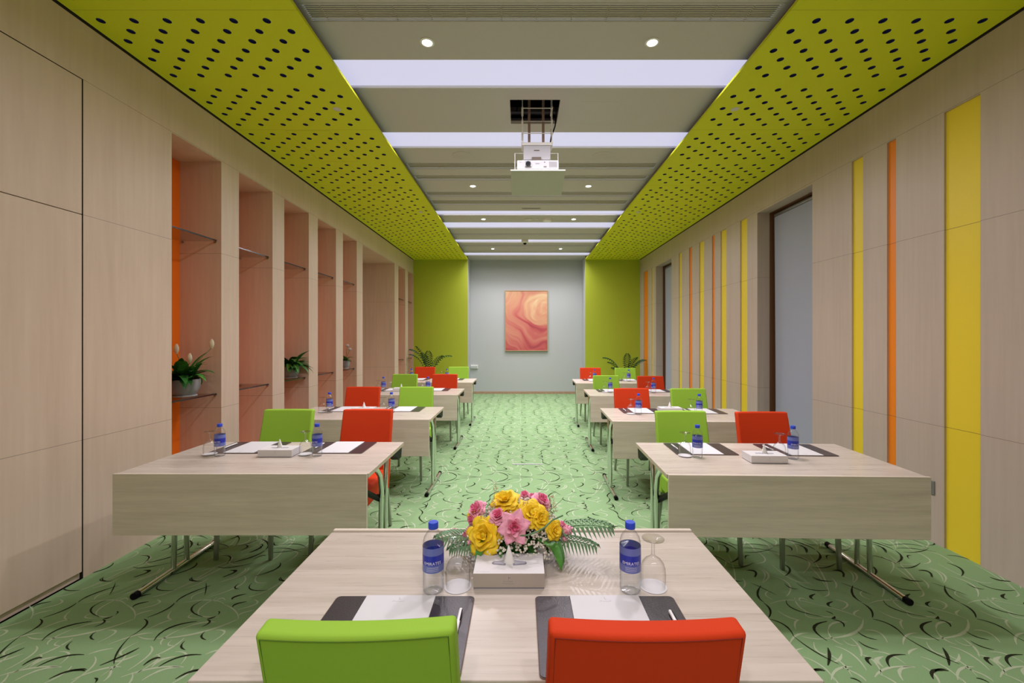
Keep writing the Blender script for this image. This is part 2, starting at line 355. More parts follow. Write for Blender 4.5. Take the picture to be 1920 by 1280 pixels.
def build_floor():
    mb = MB(); x0, x1, y0, y1 = XL-.85, XR+.4, YB, YW+.02
    mb.quad((x0, y0, 0), (x1, y0, 0), (x1, y1, 0), (x0, y1, 0), 0)
    rnd = random.Random(3)
    for lst, mi, z, w2 in ((WH, 1, .0005, 0), (WH2, 1, .0006, 1), (BL, 2, .0009, 0), (BL2, 2, .0010, 1)):
        for a, b, c, wd in lst:
            A, B_, C_ = gp(*a, w2), gp(*b, w2), gp(*c, w2); ctrl = B_*2-(A+C_)*.5
            n = 8; P = [A*(1-t)**2+ctrl*2*t*(1-t)+C_*t*t for t in [i/n for i in range(n+1)]]
            hw = []
            for i in range(n+1):
                t = i/n; hw.append(wd*.00066*(.35+.95*math.sin(PI*min(1, max(0, t))) )*(1+rnd.uniform(-.15, .15)))
            L, Rr = [], []
            for i in range(n+1):
                d = (P[min(i+1, n)]-P[max(0, i-1)]).normalized(); nn = Vector((-d.y, d.x))
                L.append(P[i]+nn*hw[i]); Rr.append(P[i]-nn*hw[i])
            cy = P[n//2].y
            for j in range(-4, 13):
                for i in range(-11, 12):
                    # the woven repeat mirrors along the room beyond Y1 and simply repeats in front of it
                    if j == 0: fy = lambda y: y
                    elif j < 0:
                        if not (2.0 < cy < 2.79) and j < 0 and not (j == -1 and cy >= 2.79): continue
                        fy = lambda y: y + j*TY*.98
                    else:
                        if not (Y1-TY < cy <= Y1+.02): continue
                        k = j-1
                        fy = (lambda y: 2*Y1-y+k*TY) if k % 2 == 0 else (lambda y: y+TY+k*TY)
                    flip = j > 0 and (j-1) % 2 == 0
                    def tr(p): return (p.x+i*TX, fy(p.y), z)
                    q = tr(P[n//2])
                    if not (XL-.02 < q[0] < XR+.02 and 0.3 < q[1] < YW-.02): continue
                    pts = [tr(p) for p in L+Rr]
                    if j < 0 and q[1] > 1.85: continue
                    if min(p[0] for p in pts) < x0 or max(p[1] for p in pts) > YW: continue
                    fs = [(k, k+1, n+1+k+1, n+1+k) for k in range(n)]
                    if not flip: fs = [f[::-1] for f in fs]
                    mb.add(pts, fs, mi)
    struct(mb.build('floor', [M_carpet, M_cw, M_cb]))
build_floor()

# ------------------------------------------------------------------ left wall with niches
NZ0, NZ1, ND = .10, 3.10, .38
NICHES = [(3.334,3.886),(4.129,4.687),(4.919,5.487),(5.732,6.294),(6.539,7.091),(7.354,9.215),(9.496,10.06),(10.30,10.80)]
def build_left():
    mb = MB()
    holes = [(a, b, NZ0, NZ1) for a, b in NICHES]+[(1.76, 2.66, 0, 3.108)]
    cells(mb, lambda y, z: (XL, y, z), YB, YF, 0, ZG-.012, holes, 0)
    for i, (a, b) in enumerate(NICHES):
        bx = XL-(.78 if i == 5 else ND)
        mb.quad((XL,a,NZ0),(bx,a,NZ0),(bx,a,NZ1),(XL,a,NZ1), 1)
        mb.quad((XL,b,NZ0),(bx,b,NZ0),(bx,b,NZ1),(XL,b,NZ1), 1)
        mb.quad((XL,a,NZ1),(XL,b,NZ1),(bx,b,NZ1),(bx,a,NZ1), 1)
        mb.quad((XL,a,NZ0),(XL,b,NZ0),(bx,b,NZ0),(bx,a,NZ0), 1)
        mb.quad((bx,a,NZ0),(bx,b,NZ0),(bx,b,NZ1),(bx,a,NZ1), 1 if i == 5 else 2)
    mb.box(XL-.04, XL-.002, YB, YF, ZG-.012, ZG+.12, 3)
    mb.box(XL-.35, XL, 1.76, 2.66, 0, 3.108, 3, skip=('r',))
    struct(mb.build('wall_left', [M_wall, M_niche, M_orangeb, M_gap]))
build_left()
# built-in cupboard in the left wall
cb = empty('built_in_cupboard', (XL, 1.76, 0), 0, 'tall flush beech cupboard built into the left wall nearest the camera', 'cupboard')
def boxpart(name, mat, par, *a, bevel=.001, **k):
    m = MB(); m.box(*a); return m.build(name, mat, par, bevel=bevel, **k)
boxpart('door', M_wall, cb, -.02, 0, .003, .892, 2.267, 3.103, bevel=.0008)
boxpart('door', M_wall, cb, -.02, 0, .003, .892, .045, 2.262, bevel=.0008)
boxpart('plinth', M_wall, cb, -.05, -.018, .003, .895, 0, .04, bevel=0)

# ------------------------------------------------------------------ right wall with coloured recessed panels and blind bays
STRIPS = [(2.799,3.039,'y'),(3.428,3.513,'o'),(3.76,3.887,'y'),(5.684,5.864,'y'),(6.26,6.444,'y'),(6.64,6.732,'o'),(7.026,7.216,'y'),
          (7.51,7.65,'o'),(8.0,8.14,'y'),(9.74,9.84,'y'),(10.13,10.48,'o')]
BAYS = [(4.414,5.44),(8.546,9.537)]
def build_right():
    mb = MB()
    holes = [(a, b, 0, 3.10) for a, b, c in STRIPS]+[(a, b, 0, 3.085) for a, b in BAYS]
    cells(mb, lambda y, z: (XR, y, z), YB, YF, 0, ZG-.012, holes, 0)
    for a, b, c in STRIPS:
        d = XR+.016
        mb.quad((XR,a,0),(d,a,0),(d,a,3.10),(XR,a,3.10)); mb.quad((XR,b,0),(d,b,0),(d,b,3.10),(XR,b,3.10)); mb.quad((XR,a,3.10),(d,a,3.10),(d,b,3.10),(XR,b,3.10))
    for a, b in BAYS:
        d = XR+.155; e = d+.16
        for y in (a, b):
            mb.quad((XR,y,0),(d,y,0),(d,y,3.085),(XR,y,3.085)); mb.quad((d,y,0),(e,y,0),(e,y,3.085),(d,y,3.085), 1)
        mb.quad((XR,a,3.085),(d,a,3.085),(d,b,3.085),(XR,b,3.085)); mb.quad((d,a,3.085),(e,a,3.085),(e,b,3.085),(d,b,3.085), 1)
        mb.quad((e,a,0),(e,b,0),(e,b,3.085),(e,a,3.085), 1)
    mb.box(XR+.002, XR+.04, YB, YF, ZG-.012, ZG+.12, 2)
    struct(mb.build('wall_right', [M_wallr, M_brown, M_gap]))
    for i, (a, b, c) in enumerate(STRIPS):
        m = MB(); m.box(XR+.015, XR+.022, a-.002, b+.002, 0, 3.102)
        for z in (.862, 2.265): m.box(XR+.0146, XR+.0152, a, b, z-.0012, z+.0012, 1)
        struct(m.build('trim_%d' % (i+1), [M_yellow if c == 'y' else M_orange, M_brown]))
build_right()
for (a, b), tx in zip(BAYS, ('wider', 'farther')):
    bl = empty('roller_blind', (XR+.195, a, 0), 0, 'blue-grey blind pulled down in the %s tall bay of the right wall' % ('nearer' if tx == 'wider' else 'farther'), 'blind', 'blue-grey blinds in the right wall')
    m = MB(); m.grid(lambda u, v: (.004*math.sin(v*3), .01+u*(b-a-.045-.03*(1-v)), .02+v*3.0), 8, 12); m.build('blind_fabric', M_blind, bl, smooth=True)
    m = MB(); m.tube([(.03, .01, 3.05), (.03, b-a-.02, 3.05)], .028, 14); m.build('roller', M_plate, bl, smooth=True)
    m = MB(); m.box(-.008, .008, .012, b-a-.09, .005, .03); m.build('bottom_bar', M_plate, bl)

# ------------------------------------------------------------------ far walls
mb = MB()
mb.quad((XL,YF,0),(GL-.0,YF,0),(GL,YF,ZG),(XL,YF,ZG), 0)
mb.quad((GR,YF,0),(XR,YF,0),(XR,YF,ZG),(GR,YF,ZG), 0)
mb.quad((XL,YF,ZG),(GL,YF,ZG),(GL,YF,ZC+.1),(XL,YF,ZC+.1), 0); mb.quad((GR,YF,ZG),(XR,YF,ZG),(XR,YF,ZC+.1),(GR,YF,ZC+.1), 0)
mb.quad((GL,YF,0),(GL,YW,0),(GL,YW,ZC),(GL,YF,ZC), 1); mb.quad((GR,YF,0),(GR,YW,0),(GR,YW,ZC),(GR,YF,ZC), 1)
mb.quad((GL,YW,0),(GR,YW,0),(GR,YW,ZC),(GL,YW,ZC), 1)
for x0, x1 in ((XL, GL-.02), (GR+.02, XR)): mb.box(x0, x1, YF-.0004, YF, 3.22, 3.2225, 2)
struct(mb.build('wall_far', [M_limewall, M_white, M_limeline]))
mb = MB(); mb.box(GL, GR, YW-.014, YW, 0, .062); struct(mb.build('baseboard_far', M_base))
mb = MB(); mb.quad((XL-.4,YB,0),(XR+.4,YB,0),(XR+.4,YB,ZC+.1),(XL-.4,YB,ZC+.1)); struct(mb.build('wall_back', M_wall))

# ------------------------------------------------------------------ perforated green side ceilings
def perforated(xh, first_odd, x0, x1, name):
    mb = MB(); hx, hy, r = .05175, .0925, .0235; pitch = .742
    ca = math.atan2(hy, hx)
    angs = [-ca, -ca/2, 0, ca/2, ca, PI/2+(ca-PI/2)*.35, PI/2-(ca-PI/2)*.35, PI-ca, PI-ca/2, PI, PI+ca/2, PI+ca, 1.5*PI-(PI/2-ca)*.35, 1.5*PI+(PI/2-ca)*.35]
    angs = [a % (2*PI) for a in angs]; angs.sort(); n = len(angs)
    def on_rect(a):
        c, s = math.cos(a), math.sin(a); k = min(hx/abs(c) if abs(c) > 1e-6 else 9, hy/abs(s) if abs(s) > 1e-6 else 9)
        return c*k, s*k
    rect = [on_rect(a) for a in angs]; circ = [(math.cos(a)*r, math.sin(a)*r) for a in angs]
    for c in range(12):
        x = xh+c*.1035; ys = []
        for b in range(-6, 12):
            for q in range(7):
                if (q % 2 == 0) == ((c % 2 == 0) != first_odd):
                    y = 2.66+pitch*b+q*.0925
                    if YB+.1 < y < YF-.1: ys.append(y)
        y = YB
        for h in ys:
            if h-hy > y+1e-4: mb.quad((x-hx,y,ZG),(x+hx,y,ZG),(x+hx,h-hy,ZG),(x-hx,h-hy,ZG), 0)
            vs = [(x+p[0], h+p[1], ZG) for p in rect]+[(x+p[0], h+p[1], ZG) for p in circ]+[(x+p[0], h+p[1], ZG+.014) for p in circ]
            fs = [(k, (k+1) % n, n+(k+1) % n, n+k) for k in range(n)]
            fw = [(n+k, n+(k+1) % n, 2*n+(k+1) % n, 2*n+k) for k in range(n)]
            mb.add(vs, fs, 0); mb.add(vs[n:], [tuple(i-n for i in f) for f in fw], 1)
            y = h+hy
        mb.quad((x-hx,y,ZG),(x+hx,y,ZG),(x+hx,YF,ZG),(x-hx,YF,ZG), 0)
    xa, xb = xh-hx, xh+11*.1035+hx
    mb.quad((x0,YB,ZG),(xa,YB,ZG),(xa,YF,ZG),(x0,YF,ZG), 0); mb.quad((xb,YB,ZG),(x1,YB,ZG),(x1,YF,ZG),(xb,YF,ZG), 0)
    mb.quad((x0,YB,ZG+.015),(x1,YB,ZG+.015),(x1,YF,ZG+.015),(x0,YF,ZG+.015), 1)
    for b in range(-6, 12):                                     # board joints
        y = 2.572+pitch*b
        if YB < y < YF and b % 2 == 0: mb.box(x0, x1, y-.0012, y+.0012, ZG-.0003, ZG, 2)
    xi = x1 if x1 < 1.5 and x0 < 0 else x0                       # inner edge thickness
    mb.box(min(xi, xi+(.001 if xi > 0 else -.001)), max(xi, xi+(.001 if xi > 0 else -.001)), YB, YF, ZG, ZG+.018, 0)
    struct(mb.build(name, [M_lime, M_felt, M_limeline]))
perforated(-2.62, False, XL+.014, GL, 'ceiling_green_left')
perforated(1.738, True, GR, XR-.014, 'ceiling_green_right')

# ------------------------------------------------------------------ central ceiling with openings
VENTS = [(2.64,2.78,8),(5.05,5.21,4),(5.43,5.59,4),(6.05,6.23,4),(6.42,6.62,4),(8.47,8.60,3),(9.50,9.64,3),(10.14,10.22,2)]
HATCH = (-.097, .342, 3.70, 4.115)
def build_ceiling():
    mb = MB()
    holes = [(CL, CR, a, b) for a, b in LIGHTS+LIGHTS_UNSEEN]+[(-1.36, 1.62, a, b) for a, b, k in VENTS]+[HATCH]
    cells(mb, lambda x, y: (x, y, ZC), CL, CR, YB, YW, holes, 0)
    for a, b in LIGHTS+LIGHTS_UNSEEN:
        for y in (a, b): mb.quad((CL,y,ZC),(CR,y,ZC),(CR,y,ZC+.022),(CL,y,ZC+.022), 1)
    for x, y0, y1, z1, mi in ((0,0,0,0,0),)[:0]: pass
    x0, x1, y0, y1 = HATCH; zt = ZC+.42
    for p in (((x0,y0),(x1,y0)),((x1,y0),(x1,y1)),((x1,y1),(x0,y1)),((x0,y1),(x0,y0))):
        (ax, ay), (bx, by) = p
        mb.quad((ax,ay,ZC),(bx,by,ZC),(bx,by,ZC+.03),(ax,ay,ZC+.03), 0)
    mb.box(x0-.25, x1+.25, y0-.1, y1+.45, ZC+.03, zt, 2, skip=('b',))
    # slab closing the void above, sides that close over the green ceilings
    mb.quad((CL,YB,ZC),(CL,YW,ZC),(CL,YW,ZC+.1),(CL,YB,ZC+.1), 2)
    for s, (xa, xb) in enumerate(((XL-.4, CL), (CR, XR+.35))):
        mb.quad((xa,YB,ZC+.02),(xb,YB,ZC+.02),(xb,YW,ZC+.02),(xa,YW,ZC+.02), 2)
    struct(mb.build('ceiling_centre', [M_ceil, M_whitetrim, M_dark]))
build_ceiling()
ORD = ['nearest', 'second', 'third', 'fourth', 'fifth', 'farthest']
for i, (a, b) in enumerate(LIGHTS):
    t = empty('ceiling_light_panel', ((GL+GR)/2, (a+b)/2, ZC), 0, 'long lavender-white luminous strip recessed across the ceiling, %s of six' % ORD[i], 'ceiling light', 'luminous ceiling strips')
    m = MB(); hw = (CR-CL)/2-.005; m.box(-hw-.02, hw+.1, -(b-a)/2, (b-a)/2, .022, .028); m.build('diffuser', M_diff, t)
    m = MB(); d = (b-a)/2
    m.box(-hw, hw, -d+.001, -d+.007, .004, .022); m.box(-hw, hw, d-.007, d-.001, .004, .022); m.build('frame', M_whitetrim, t)
for i, (a, b) in enumerate(LIGHTS_UNSEEN):
    m = MB(); m.box(CL, CR, a, b, ZC+.022, ZC+.028); struct(m.build('trim_%d' % (20+i), M_diff))  # glowing diffusers of the unseen strips added behind the camera
VL = ['closest to the camera, before the first light strip', 'first of the four behind the projector', 'second of the four behind the projector', 'third of the four behind the projector', 'fourth of the four behind the projector', 'between fourth and fifth light strips', 'just beyond the fifth light strip', 'just before the last light strip']
for i, (a, b, k) in enumerate(VENTS):
    t = empty('air_vent', (.13, (a+b)/2, ZC), 0, 'long beige ceiling air vent, ' + VL[i], 'vent', 'long ceiling air vents')
    d = (b-a)/2; hw = 1.49
    m = MB(); m.box(-hw, hw, -d, d, .022, .026); m.build('duct_back', M_ventgap, t)
    m = MB(); n = k if i else 9
    st = 2*d/n
    for q in range(n+1):
        y = -d+q*st; m.box(-hw, hw, max(-d, y-st*.27), min(d, y+st*.27), -.001, .002)
    if i == 0:
        for q in range(-6, 8): m.box(q*.225-.002-.03, q*.225+.002-.03, -d, d, -.001, .002)
    m.build('slats', M_slat, t)
    m = MB(); e = .012
    for bx in ((-hw-e, hw+e, -d-e, -d), (-hw-e, hw+e, d, d+e), (-hw-e, -hw, -d, d), (hw, hw+e, -d, d)): m.box(*bx, -.003, .004)
    m.build('frame', M_ceil, t)
# downlights
def make_down(loc, label):
    t = empty('downlight', loc, 0, label, 'downlight', 'round recessed downlights')
    m = MB(); m.lathe([(.034, 0), (.048, 0), (.050, -.004), (.036, -.007), (.034, 0)], 28); m.build('trim_ring', M_whitetrim, t, smooth=True)
    m = MB(); m.lathe([(.0001, -.004), (.034, -.004), (.034, 0), (.0001, 0)], 24); m.build('lens', M_led, t, smooth=True)
    return t
pn = {2.977: 'nearest pair, before the first light strip', 5.80: 'second pair, beyond the projector', 7.42: 'third pair, between two light strips', 9.9: 'farthest pair, near the white wall'}
for (x, y) in DOWN:
    if y < 0: continue
    make_down((x, y, ZC), 'lit round downlight, %s one of the %s' % ('left' if x < 0 else 'right', pn[y]))
# small round ceiling fittings
def disc(name, x, y, z, r, label, cat, mat=M_detect, h=.008, group=None, rings=0):
    t = empty(name, (x, y, z), 0, label, cat, group)
    m = MB(); m.lathe([(.0001, -h), (r*.82, -h), (r, -h*.3), (r, 0), (.0001, 0)], 32); m.build('cover', mat, t, smooth=True)
    m = MB()
    if rings:
        for q in range(rings): rr = r*(.2+.55*q/rings); m.lathe([(rr, -h-.0008), (rr+.002, -h-.0008), (rr+.002, -h+.001), (rr, -h+.001)], 28)
        m.build('grille_ring', M_ceil, t)
    return t
disc('ceiling_speaker', -.665, 4.84, ZC, .115, 'round ceiling speaker grille left of the projector mount', 'speaker', M_ceil, rings=4, group='round ceiling speakers')
disc('ceiling_speaker', .925, 4.84, ZC, .115, 'round ceiling speaker grille right of the projector mount', 'speaker', M_ceil, rings=4, group='round ceiling speakers')
disc('smoke_detector', .12, 7.42, ZC, .07, 'small round detector just left of centre between two far downlights', 'detector', h=.02)
disc('smoke_detector', .26, 7.42, ZC, .04, 'tiny round sensor, middle of three fittings between two far downlights', 'detector', h=.01)
disc('smoke_detector', .455, 7.42, ZC, .085, 'largest round detector with dark rim between two far downlights', 'detector', M_whitetrim, h=.04)
disc('sprinkler_cover', -1.592, 3.69, ZG, .034, 'round pale sprinkler cover in the left green ceiling, near one', 'sprinkler cover', h=.003)
disc('sprinkler_cover', 1.85, 3.69, ZG, .034, 'round pale sprinkler cover in the right green ceiling, near one', 'sprinkler cover', h=.003)
disc('sprinkler_cover', -1.575, 6.70, ZG, .034, 'round pale sprinkler cover in the left green ceiling, far one', 'sprinkler cover', h=.012)
disc('sprinkler_cover', 1.84, 6.70, ZG, .034, 'round pale sprinkler cover in the right green ceiling, far one', 'sprinkler cover', h=.012)
t = empty('dome_sensor', (.08, 9.0, ZC), 0, 'white ceiling sensor with dark dome hanging before the fifth light strip', 'sensor')
m = MB(); m.lathe([(.0001, 0), (.075, 0), (.075, -.05), (.05, -.07), (.0001, -.07)], 24); m.build('base', M_whitetrim, t, smooth=True)
m = MB(); m.lathe([(.0001, -.105), (.025, -.098), (.04, -.07), (.0001, -.069)][::-1], 20); m.build('dome', M_black, t, smooth=True)
disc('ceiling_speaker', .12, 9.9, ZC, .08, 'small round grille midway between the two farthest downlights', 'speaker', M_ceil)
t = empty('slot_grille', (.16, 6.8, ZC), 0, 'short narrow slot grille centred before the third light strip', 'grille')
m = MB(); m.box(-.16, .16, -.03, .03, -.004, 0); m.build('frame', M_ceil, t); m = MB(); m.box(-.145, .145, -.012, .012, -.005, -.003); m.build('slot', M_ventgap, t)
def outline(name, x0, x1, y0, y1, z, mat, label, cat='access panel'):
    t = empty(name, ((x0+x1)/2, (y0+y1)/2, z), 0, label, cat, None); m = MB(); a, b, w_ = (x1-x0)/2, (y1-y0)/2, .0022
    for bx in ((-a, a, -b, -b+w_), (-a, a, b-w_, b), (-a, -a+w_, -b, b), (a-w_, a, -b, b)): m.box(*bx, -.0006, 0)
    m.build('joint', mat, t)
outline('access_panel', .53, .93, 3.73, 4.12, ZC, M_slat, 'square access panel outline right of the projector opening')
outline('access_panel', -2.25, -1.83, 4.07, 4.79, ZG, M_limeline, 'access panel outline in the left green perforated ceiling')

# ------------------------------------------------------------------ projector lift
pl = empty('projector_lift', (.1475, 3.95, ZC), 0, 'white scissor projector lift hanging from the square ceiling opening', 'projector lift')
px = .1475
def P(m_, name, mat, **k): return m_.build(name, mat, pl, **k)
for x in (.075, .205):
    m = MB(); m.box(x-px-.012, x-px+.012, -.002, .002, -.30, .38); m.build('strap', M_strap, pl)
for x in (.012, .282):
    for y in (-.06, .06):
        m = MB(); m.tube([(x-px, y, .40), (x-px, y, -.30)], .0045, 8); m.build('rod', M_whitetrim, pl, smooth=True)
for z in (.03, -.09, -.20, -.285):
    m = MB()
    m.tube([(.012-px-.005, -.06, z), (.282-px+.005, -.06, z)], .0042 if z != -.09 else .002, 8)
    for x in (.012, .282):
        m.tube([(x-px, -.075, z), (x-px, .075, z)], .009, 10)
    m.build('crossbar', M_whitetrim, pl, smooth=True)
m = MB(); m.box(-.14, .135, -.07, .07, -.31, -.285); m.build('top_plate', M_whitetrim, pl, bevel=.003)
m = MB(); m.box(-.125, .12, -.06, .06, -.44, -.31); m.build('mount_box', M_plasw, pl, bevel=.003)
m = MB(); m.box(-.05, .035, -.075, -.05, -.455, -.42); m.build('mount_clamp', M_duct, pl, bevel=.002)
m = MB(); m.box(-.03, .02, -.062, -.058, -.36, -.352); m.build('mount_slot', M_duct, pl)
for s in (-1, 1):
    m = MB()
    x = s*.198-.006; m.tube([(s*.12, -.03, -.37), (x, -.03, -.37), (x, -.03, -.60)], .004, 8, caps=True); m.tube([(x, -.03, -.60), (x, .25, -.63), (x, .25, -.40), (s*.12, .03, -.40)], .004, 8)
    m.build('side_bracket', M_whitetrim, pl, smooth=True)
m = MB(); m.tube([(.16, -.02, .40), (.17, -.02, .12), (.175, -.03, -.02), (.165, -.03, -.12), (.13, -.03, -.22), (.115, -.03, -.30)], .006, 10); m.tube([(-.21, -.02, .30), (-.17, -.02, .1), (-.19, -.02, .02)], .005, 8); m.build('cable', M_black, pl, smooth=True)
m = MB(); m.box(-.35, .35, .45, .60, .12, .2); m.build('ceiling_rail', M_duct, pl)
m = MB(); m.box(-.35, .35, .42, .5, .25, .3); m.build('ceiling_rail', M_duct, pl)
pj = empty('projector', (.1475, 3.95, 3.0), 0, 'white projector with round black lens on the lift above the hatch panel', 'projector')
m = MB(); m.box(-.185, .19, -.14, .13, -.005, .085); m.build('body', M_plasw, pj, bevel=.012, seg=3)
m = MB(); m.box(-.113, -.055, -.146, -.12, .02, .074); m.build('lens_surround', M_plate, pj, bevel=.003)
m = MB(); m.lathe([(.0001, .016), (.018, .016), (.021, .012), (.021, 0), (.0001, 0)], 24); m.xf(Matrix.Translation((-.084, -.146, .047)) @ Matrix.Rotation(R(90), 4, 'X')); m.build('lens', M_lens, pj, smooth=True)
m = MB()
for q in range(8): m.box(.105+q*.009, .109+q*.009, -.1415, -.13, .02, .07)
m.build('vent_slots', M_plate, pj)
for nm_, bx_ in (('infrared_port', (.055, .08, -.142, -.13, .02, .03)), ('sensor_window', (.058, .068, -.142, -.13, .062, .07)), ('printed_mark', (-.02, .015, -.1408, -.13, .05, .054)), ('indicator', (-.16, -.145, -.1408, -.13, .064, .067))):
    m = MB(); m.box(*bx_); m.build(nm_, M_plate, pj)
hp = empty('hatch_panel', (.1475, 3.70, 2.956), 0, 'pale square hatch panel hanging under the projector', 'panel')
m = MB(); m.box(-.2375, .2375, 0, .40, -.012, 0); m.xf(Matrix.Rotation(R(-12), 4, 'X')); m.build('board', M_hatch, hp, bevel=.0015)

# ------------------------------------------------------------------ glass shelves and plants in the niches
ORDN = ['nearest', 'second', 'third', 'fourth', 'fifth', None, 'seventh', 'farthest']
def make_shelf(a, b, z, label):
    t = empty('glass_shelf', (XL-.04, (a+b)/2, z), 0, label, 'shelf', 'glass shelves in the wall niches'); h = (b-a)/2-.002
    m = MB(); m.box(-.338, -.003, -h, h, -.008, .002); m.build('glass_plate', M_shelf, t)
    m = MB(); m.box(-.003, 0, -h, h, -.009, .003); m.build('front_edge', M_shelfedge, t)
    for y in (-h+.006, h-.006):
        for x in (-.012, -.31): m = MB(); m.tube([(x, y-.006, -.017), (x, y+.006, -.017)], .009, 12); m.build('bracket', M_steel, t, smooth=True)
for i, (a, b) in enumerate(NICHES):
    if i == 5: continue
    for z, nm in ((2.385, 'upper'), (.99, 'lower')):
        make_shelf(a, b, z, '%s smoked glass shelf in the %s open niche of the left wall' % (nm, ORDN[i]))

def blade(mb, base, az, el, L, wd, droop, mi=0, n=7, fold=.25, tip=1.0):
    """a curved leaf from base, heading az, rising at el, drooping towards the tip"""
    p = Vector(base); pts = []; e = el
    for i in range(n+1):
        pts.append((p.copy(), e)); st = L/n; p = p+Vector((math.cos(az)*math.cos(e), math.sin(az)*math.cos(e), math.sin(e)))*st; e -= droop/n
    side = Vector((-math.sin(az), math.cos(az), 0)); vs = []
    for i, (q, e) in enumerate(pts):
        t = i/n; w_ = wd*(math.sin(PI*min(1, t**.8))**.8)*.5+.0008 if t < 1 else .0004
        nrm = Vector((-math.cos(az)*math.sin(e), -math.sin(az)*math.sin(e), math.cos(e)))
        vs += [q-side*w_+nrm*w_*fold, q, q+side*w_+nrm*w_*fold]
    fs = []
    for i in range(n): fs += [(i*3, i*3+1, i*3+4, i*3+3), (i*3+1, i*3+2, i*3+5, i*3+4)]
    mb.add(vs, fs, mi)
def lily_plant(loc, r, h, label, seed, nleaf, size, spathes, orchid=False, far=.2):
    rn = random.Random(seed)
    def fit(L, az):
        s_, c_ = math.sin(az), math.cos(az)
        if s_ > .15: L = min(L, far/s_*1.05)
        if s_ < -.15: L = min(L, .3/-s_)
        if c_ < -.15: L = min(L, .19/-c_*1.05)
        return L
    t = empty('potted_plant', loc, 0, label, 'plant', 'potted plants in the wall niches')
    m = MB(); m.lathe([(r*.68, .002), (r*.78, .004), (r*.80, .012), (r*.72, .016), (.0001, .016)], 32); m.build('saucer', M_saucer, t, smooth=True)
    m = MB(); m.lathe([(.0001, .012), (r*.62, .012), (r*.72, .02), (r*.93, h*.45), (r, h*.78), (r*.97, h), (r*.92, h), (r*.9, h*.9), (.0001, h*.88)], 36)
    pot = m.build('pot', M_pot, t, smooth=True, ang=50)
    m = MB(); m.lathe([(.0001, h*.9), (r*.9, h*.9)][::-1], 24); m.build('soil', M_soil, t)
    m = MB()
    for i in range(nleaf):
        az = rn.uniform(0, 2*PI) if i % 3 else rn.uniform(-1.9, .9); el = rn.uniform(.35, 1.35); L = size*rn.uniform(.6, 1.05)
        L = fit(L, az)
        b_ = (rn.uniform(-r, r)*.3, rn.uniform(-r, r)*.3, h*.88)
        blade(m, b_, az, el, L, size*rn.uniform(.17, .26), rn.uniform(.8, 2.0), rn.choice((0, 0, 1)))
    for i in range(nleaf//2):
        az = rn.uniform(0, 2*PI); blade(m, (math.cos(az)*r*.4, math.sin(az)*r*.4, h*.9), az, rn.uniform(.7, 1.2), fit(size*.45, az), size*.16, 1.2, rn.choice((0, 1)))
    m.build('foliage', [M_leaf, M_leaf2], t, smooth=True, ang=0)
    for (x, y, z) in spathes:
        m = MB(); base = Vector((0, 0, h*.9)); tip = Vector((x, y, z)); mid = (base+tip)/2+Vector((0, 0, .03))
        m.tube([base, mid, tip], .0028, 6, 1)
        def sp(u, v):
            a = (u-.5)*2.4; w_ = .026*math.sin(PI*min(.999, v*.9+.05))**.8*(1 if not orchid else 1.3)
            return (x+w_*math.sin(a), y-w_*math.cos(a)*.5, z-.01+v*.085*(1 if not orchid else .6))
        m.grid(sp, 6, 6, 0)
        m.build('flower', [M_spathe if not orchid else M_plasw, M_stem], t, smooth=True, ang=0)
    return t
lily_plant((XL-.165, 3.67, .992), .115, .15, 'peace lily with cream flowers in a grey bowl pot, nearest niche', 11, 46, .31, [(.03, -.12, .38), (.20, .05, .42), (.07, -.03, .30)])
lily_plant((XL-.165, 5.35, .992), .108, .15, 'leafy green plant without flowers in a grey pot, third niche', 5, 44, .34, [], far=.12)
lily_plant((XL-.12, 6.93, .992), .066, .135, 'small white-flowered plant in a pale pot, fifth niche', 9, 16, .17, [(.03, .0, .36), (.06, .02, .30)], True, far=.14)

# potted palms by the far wall
def frond(mb, base, az, el, L, droop, nl=16, ll=.22, wd=.028, mi=0, flat=.4, t0=.38):
    p = Vector(base); e = el; n = 18; pts = []
    for i in range(n+1):
        pts.append((p.copy(), e)); p = p+Vector((math.cos(az)*math.cos(e), math.sin(az)*math.cos(e), math.sin(e)))*(L/n); e -= droop/n*3.0*((i+.5)/n)**2
    mb.tube([q for q, _ in pts], [.005*(1-.8*i/n) for i in range(n+1)], 6, mi)
    side = Vector((-math.sin(az), math.cos(az), 0))
    for k in range(nl):
        t = t0+(1-t0)*k/(nl-1); i = min(n-1, int(t*n)); q, e = pts[i]; d = Vector((math.cos(az)*math.cos(e), math.sin(az)*math.cos(e), math.sin(e)))
        ln = ll*(math.sin(PI*(.18+.76*(k/(nl-1))))**.7)
        for s in (-1, 1):
            dr = (d*.75+side*s*.9+Vector((0, 0, flat-.5))).normalized(); a = q; b_ = q+dr*ln*.55+Vector((0, 0, .01)); c = q+dr*ln-Vector((0, 0, ln*.28))
            w_ = d*wd*.5; mb.add([a-w_*.4, a+w_*.4, b_+w_, b_-w_, c], [(0, 1, 2, 3), (3, 2, 4)], mi)
def palm(loc, label, seed, fr, lowbush=False):
    rn = random.Random(seed)
    t = empty('potted_palm', loc, 0, label, 'palm', 'potted palms by the green far walls')
    m = MB(); m.lathe([(.0001, 0), (.13, 0), (.17, .32), (.18, .34), (.165, .34), (.16, .31), (.0001, .30)], 28); m.build('pot', M_pot, t, smooth=True)
    m = MB()
    for f in fr: frond(m, (rn.uniform(-.02, .02), rn.uniform(-.02, .02), .3), *f, .034, 0, .45, .5)
    m.build('foliage', M_palm, t)
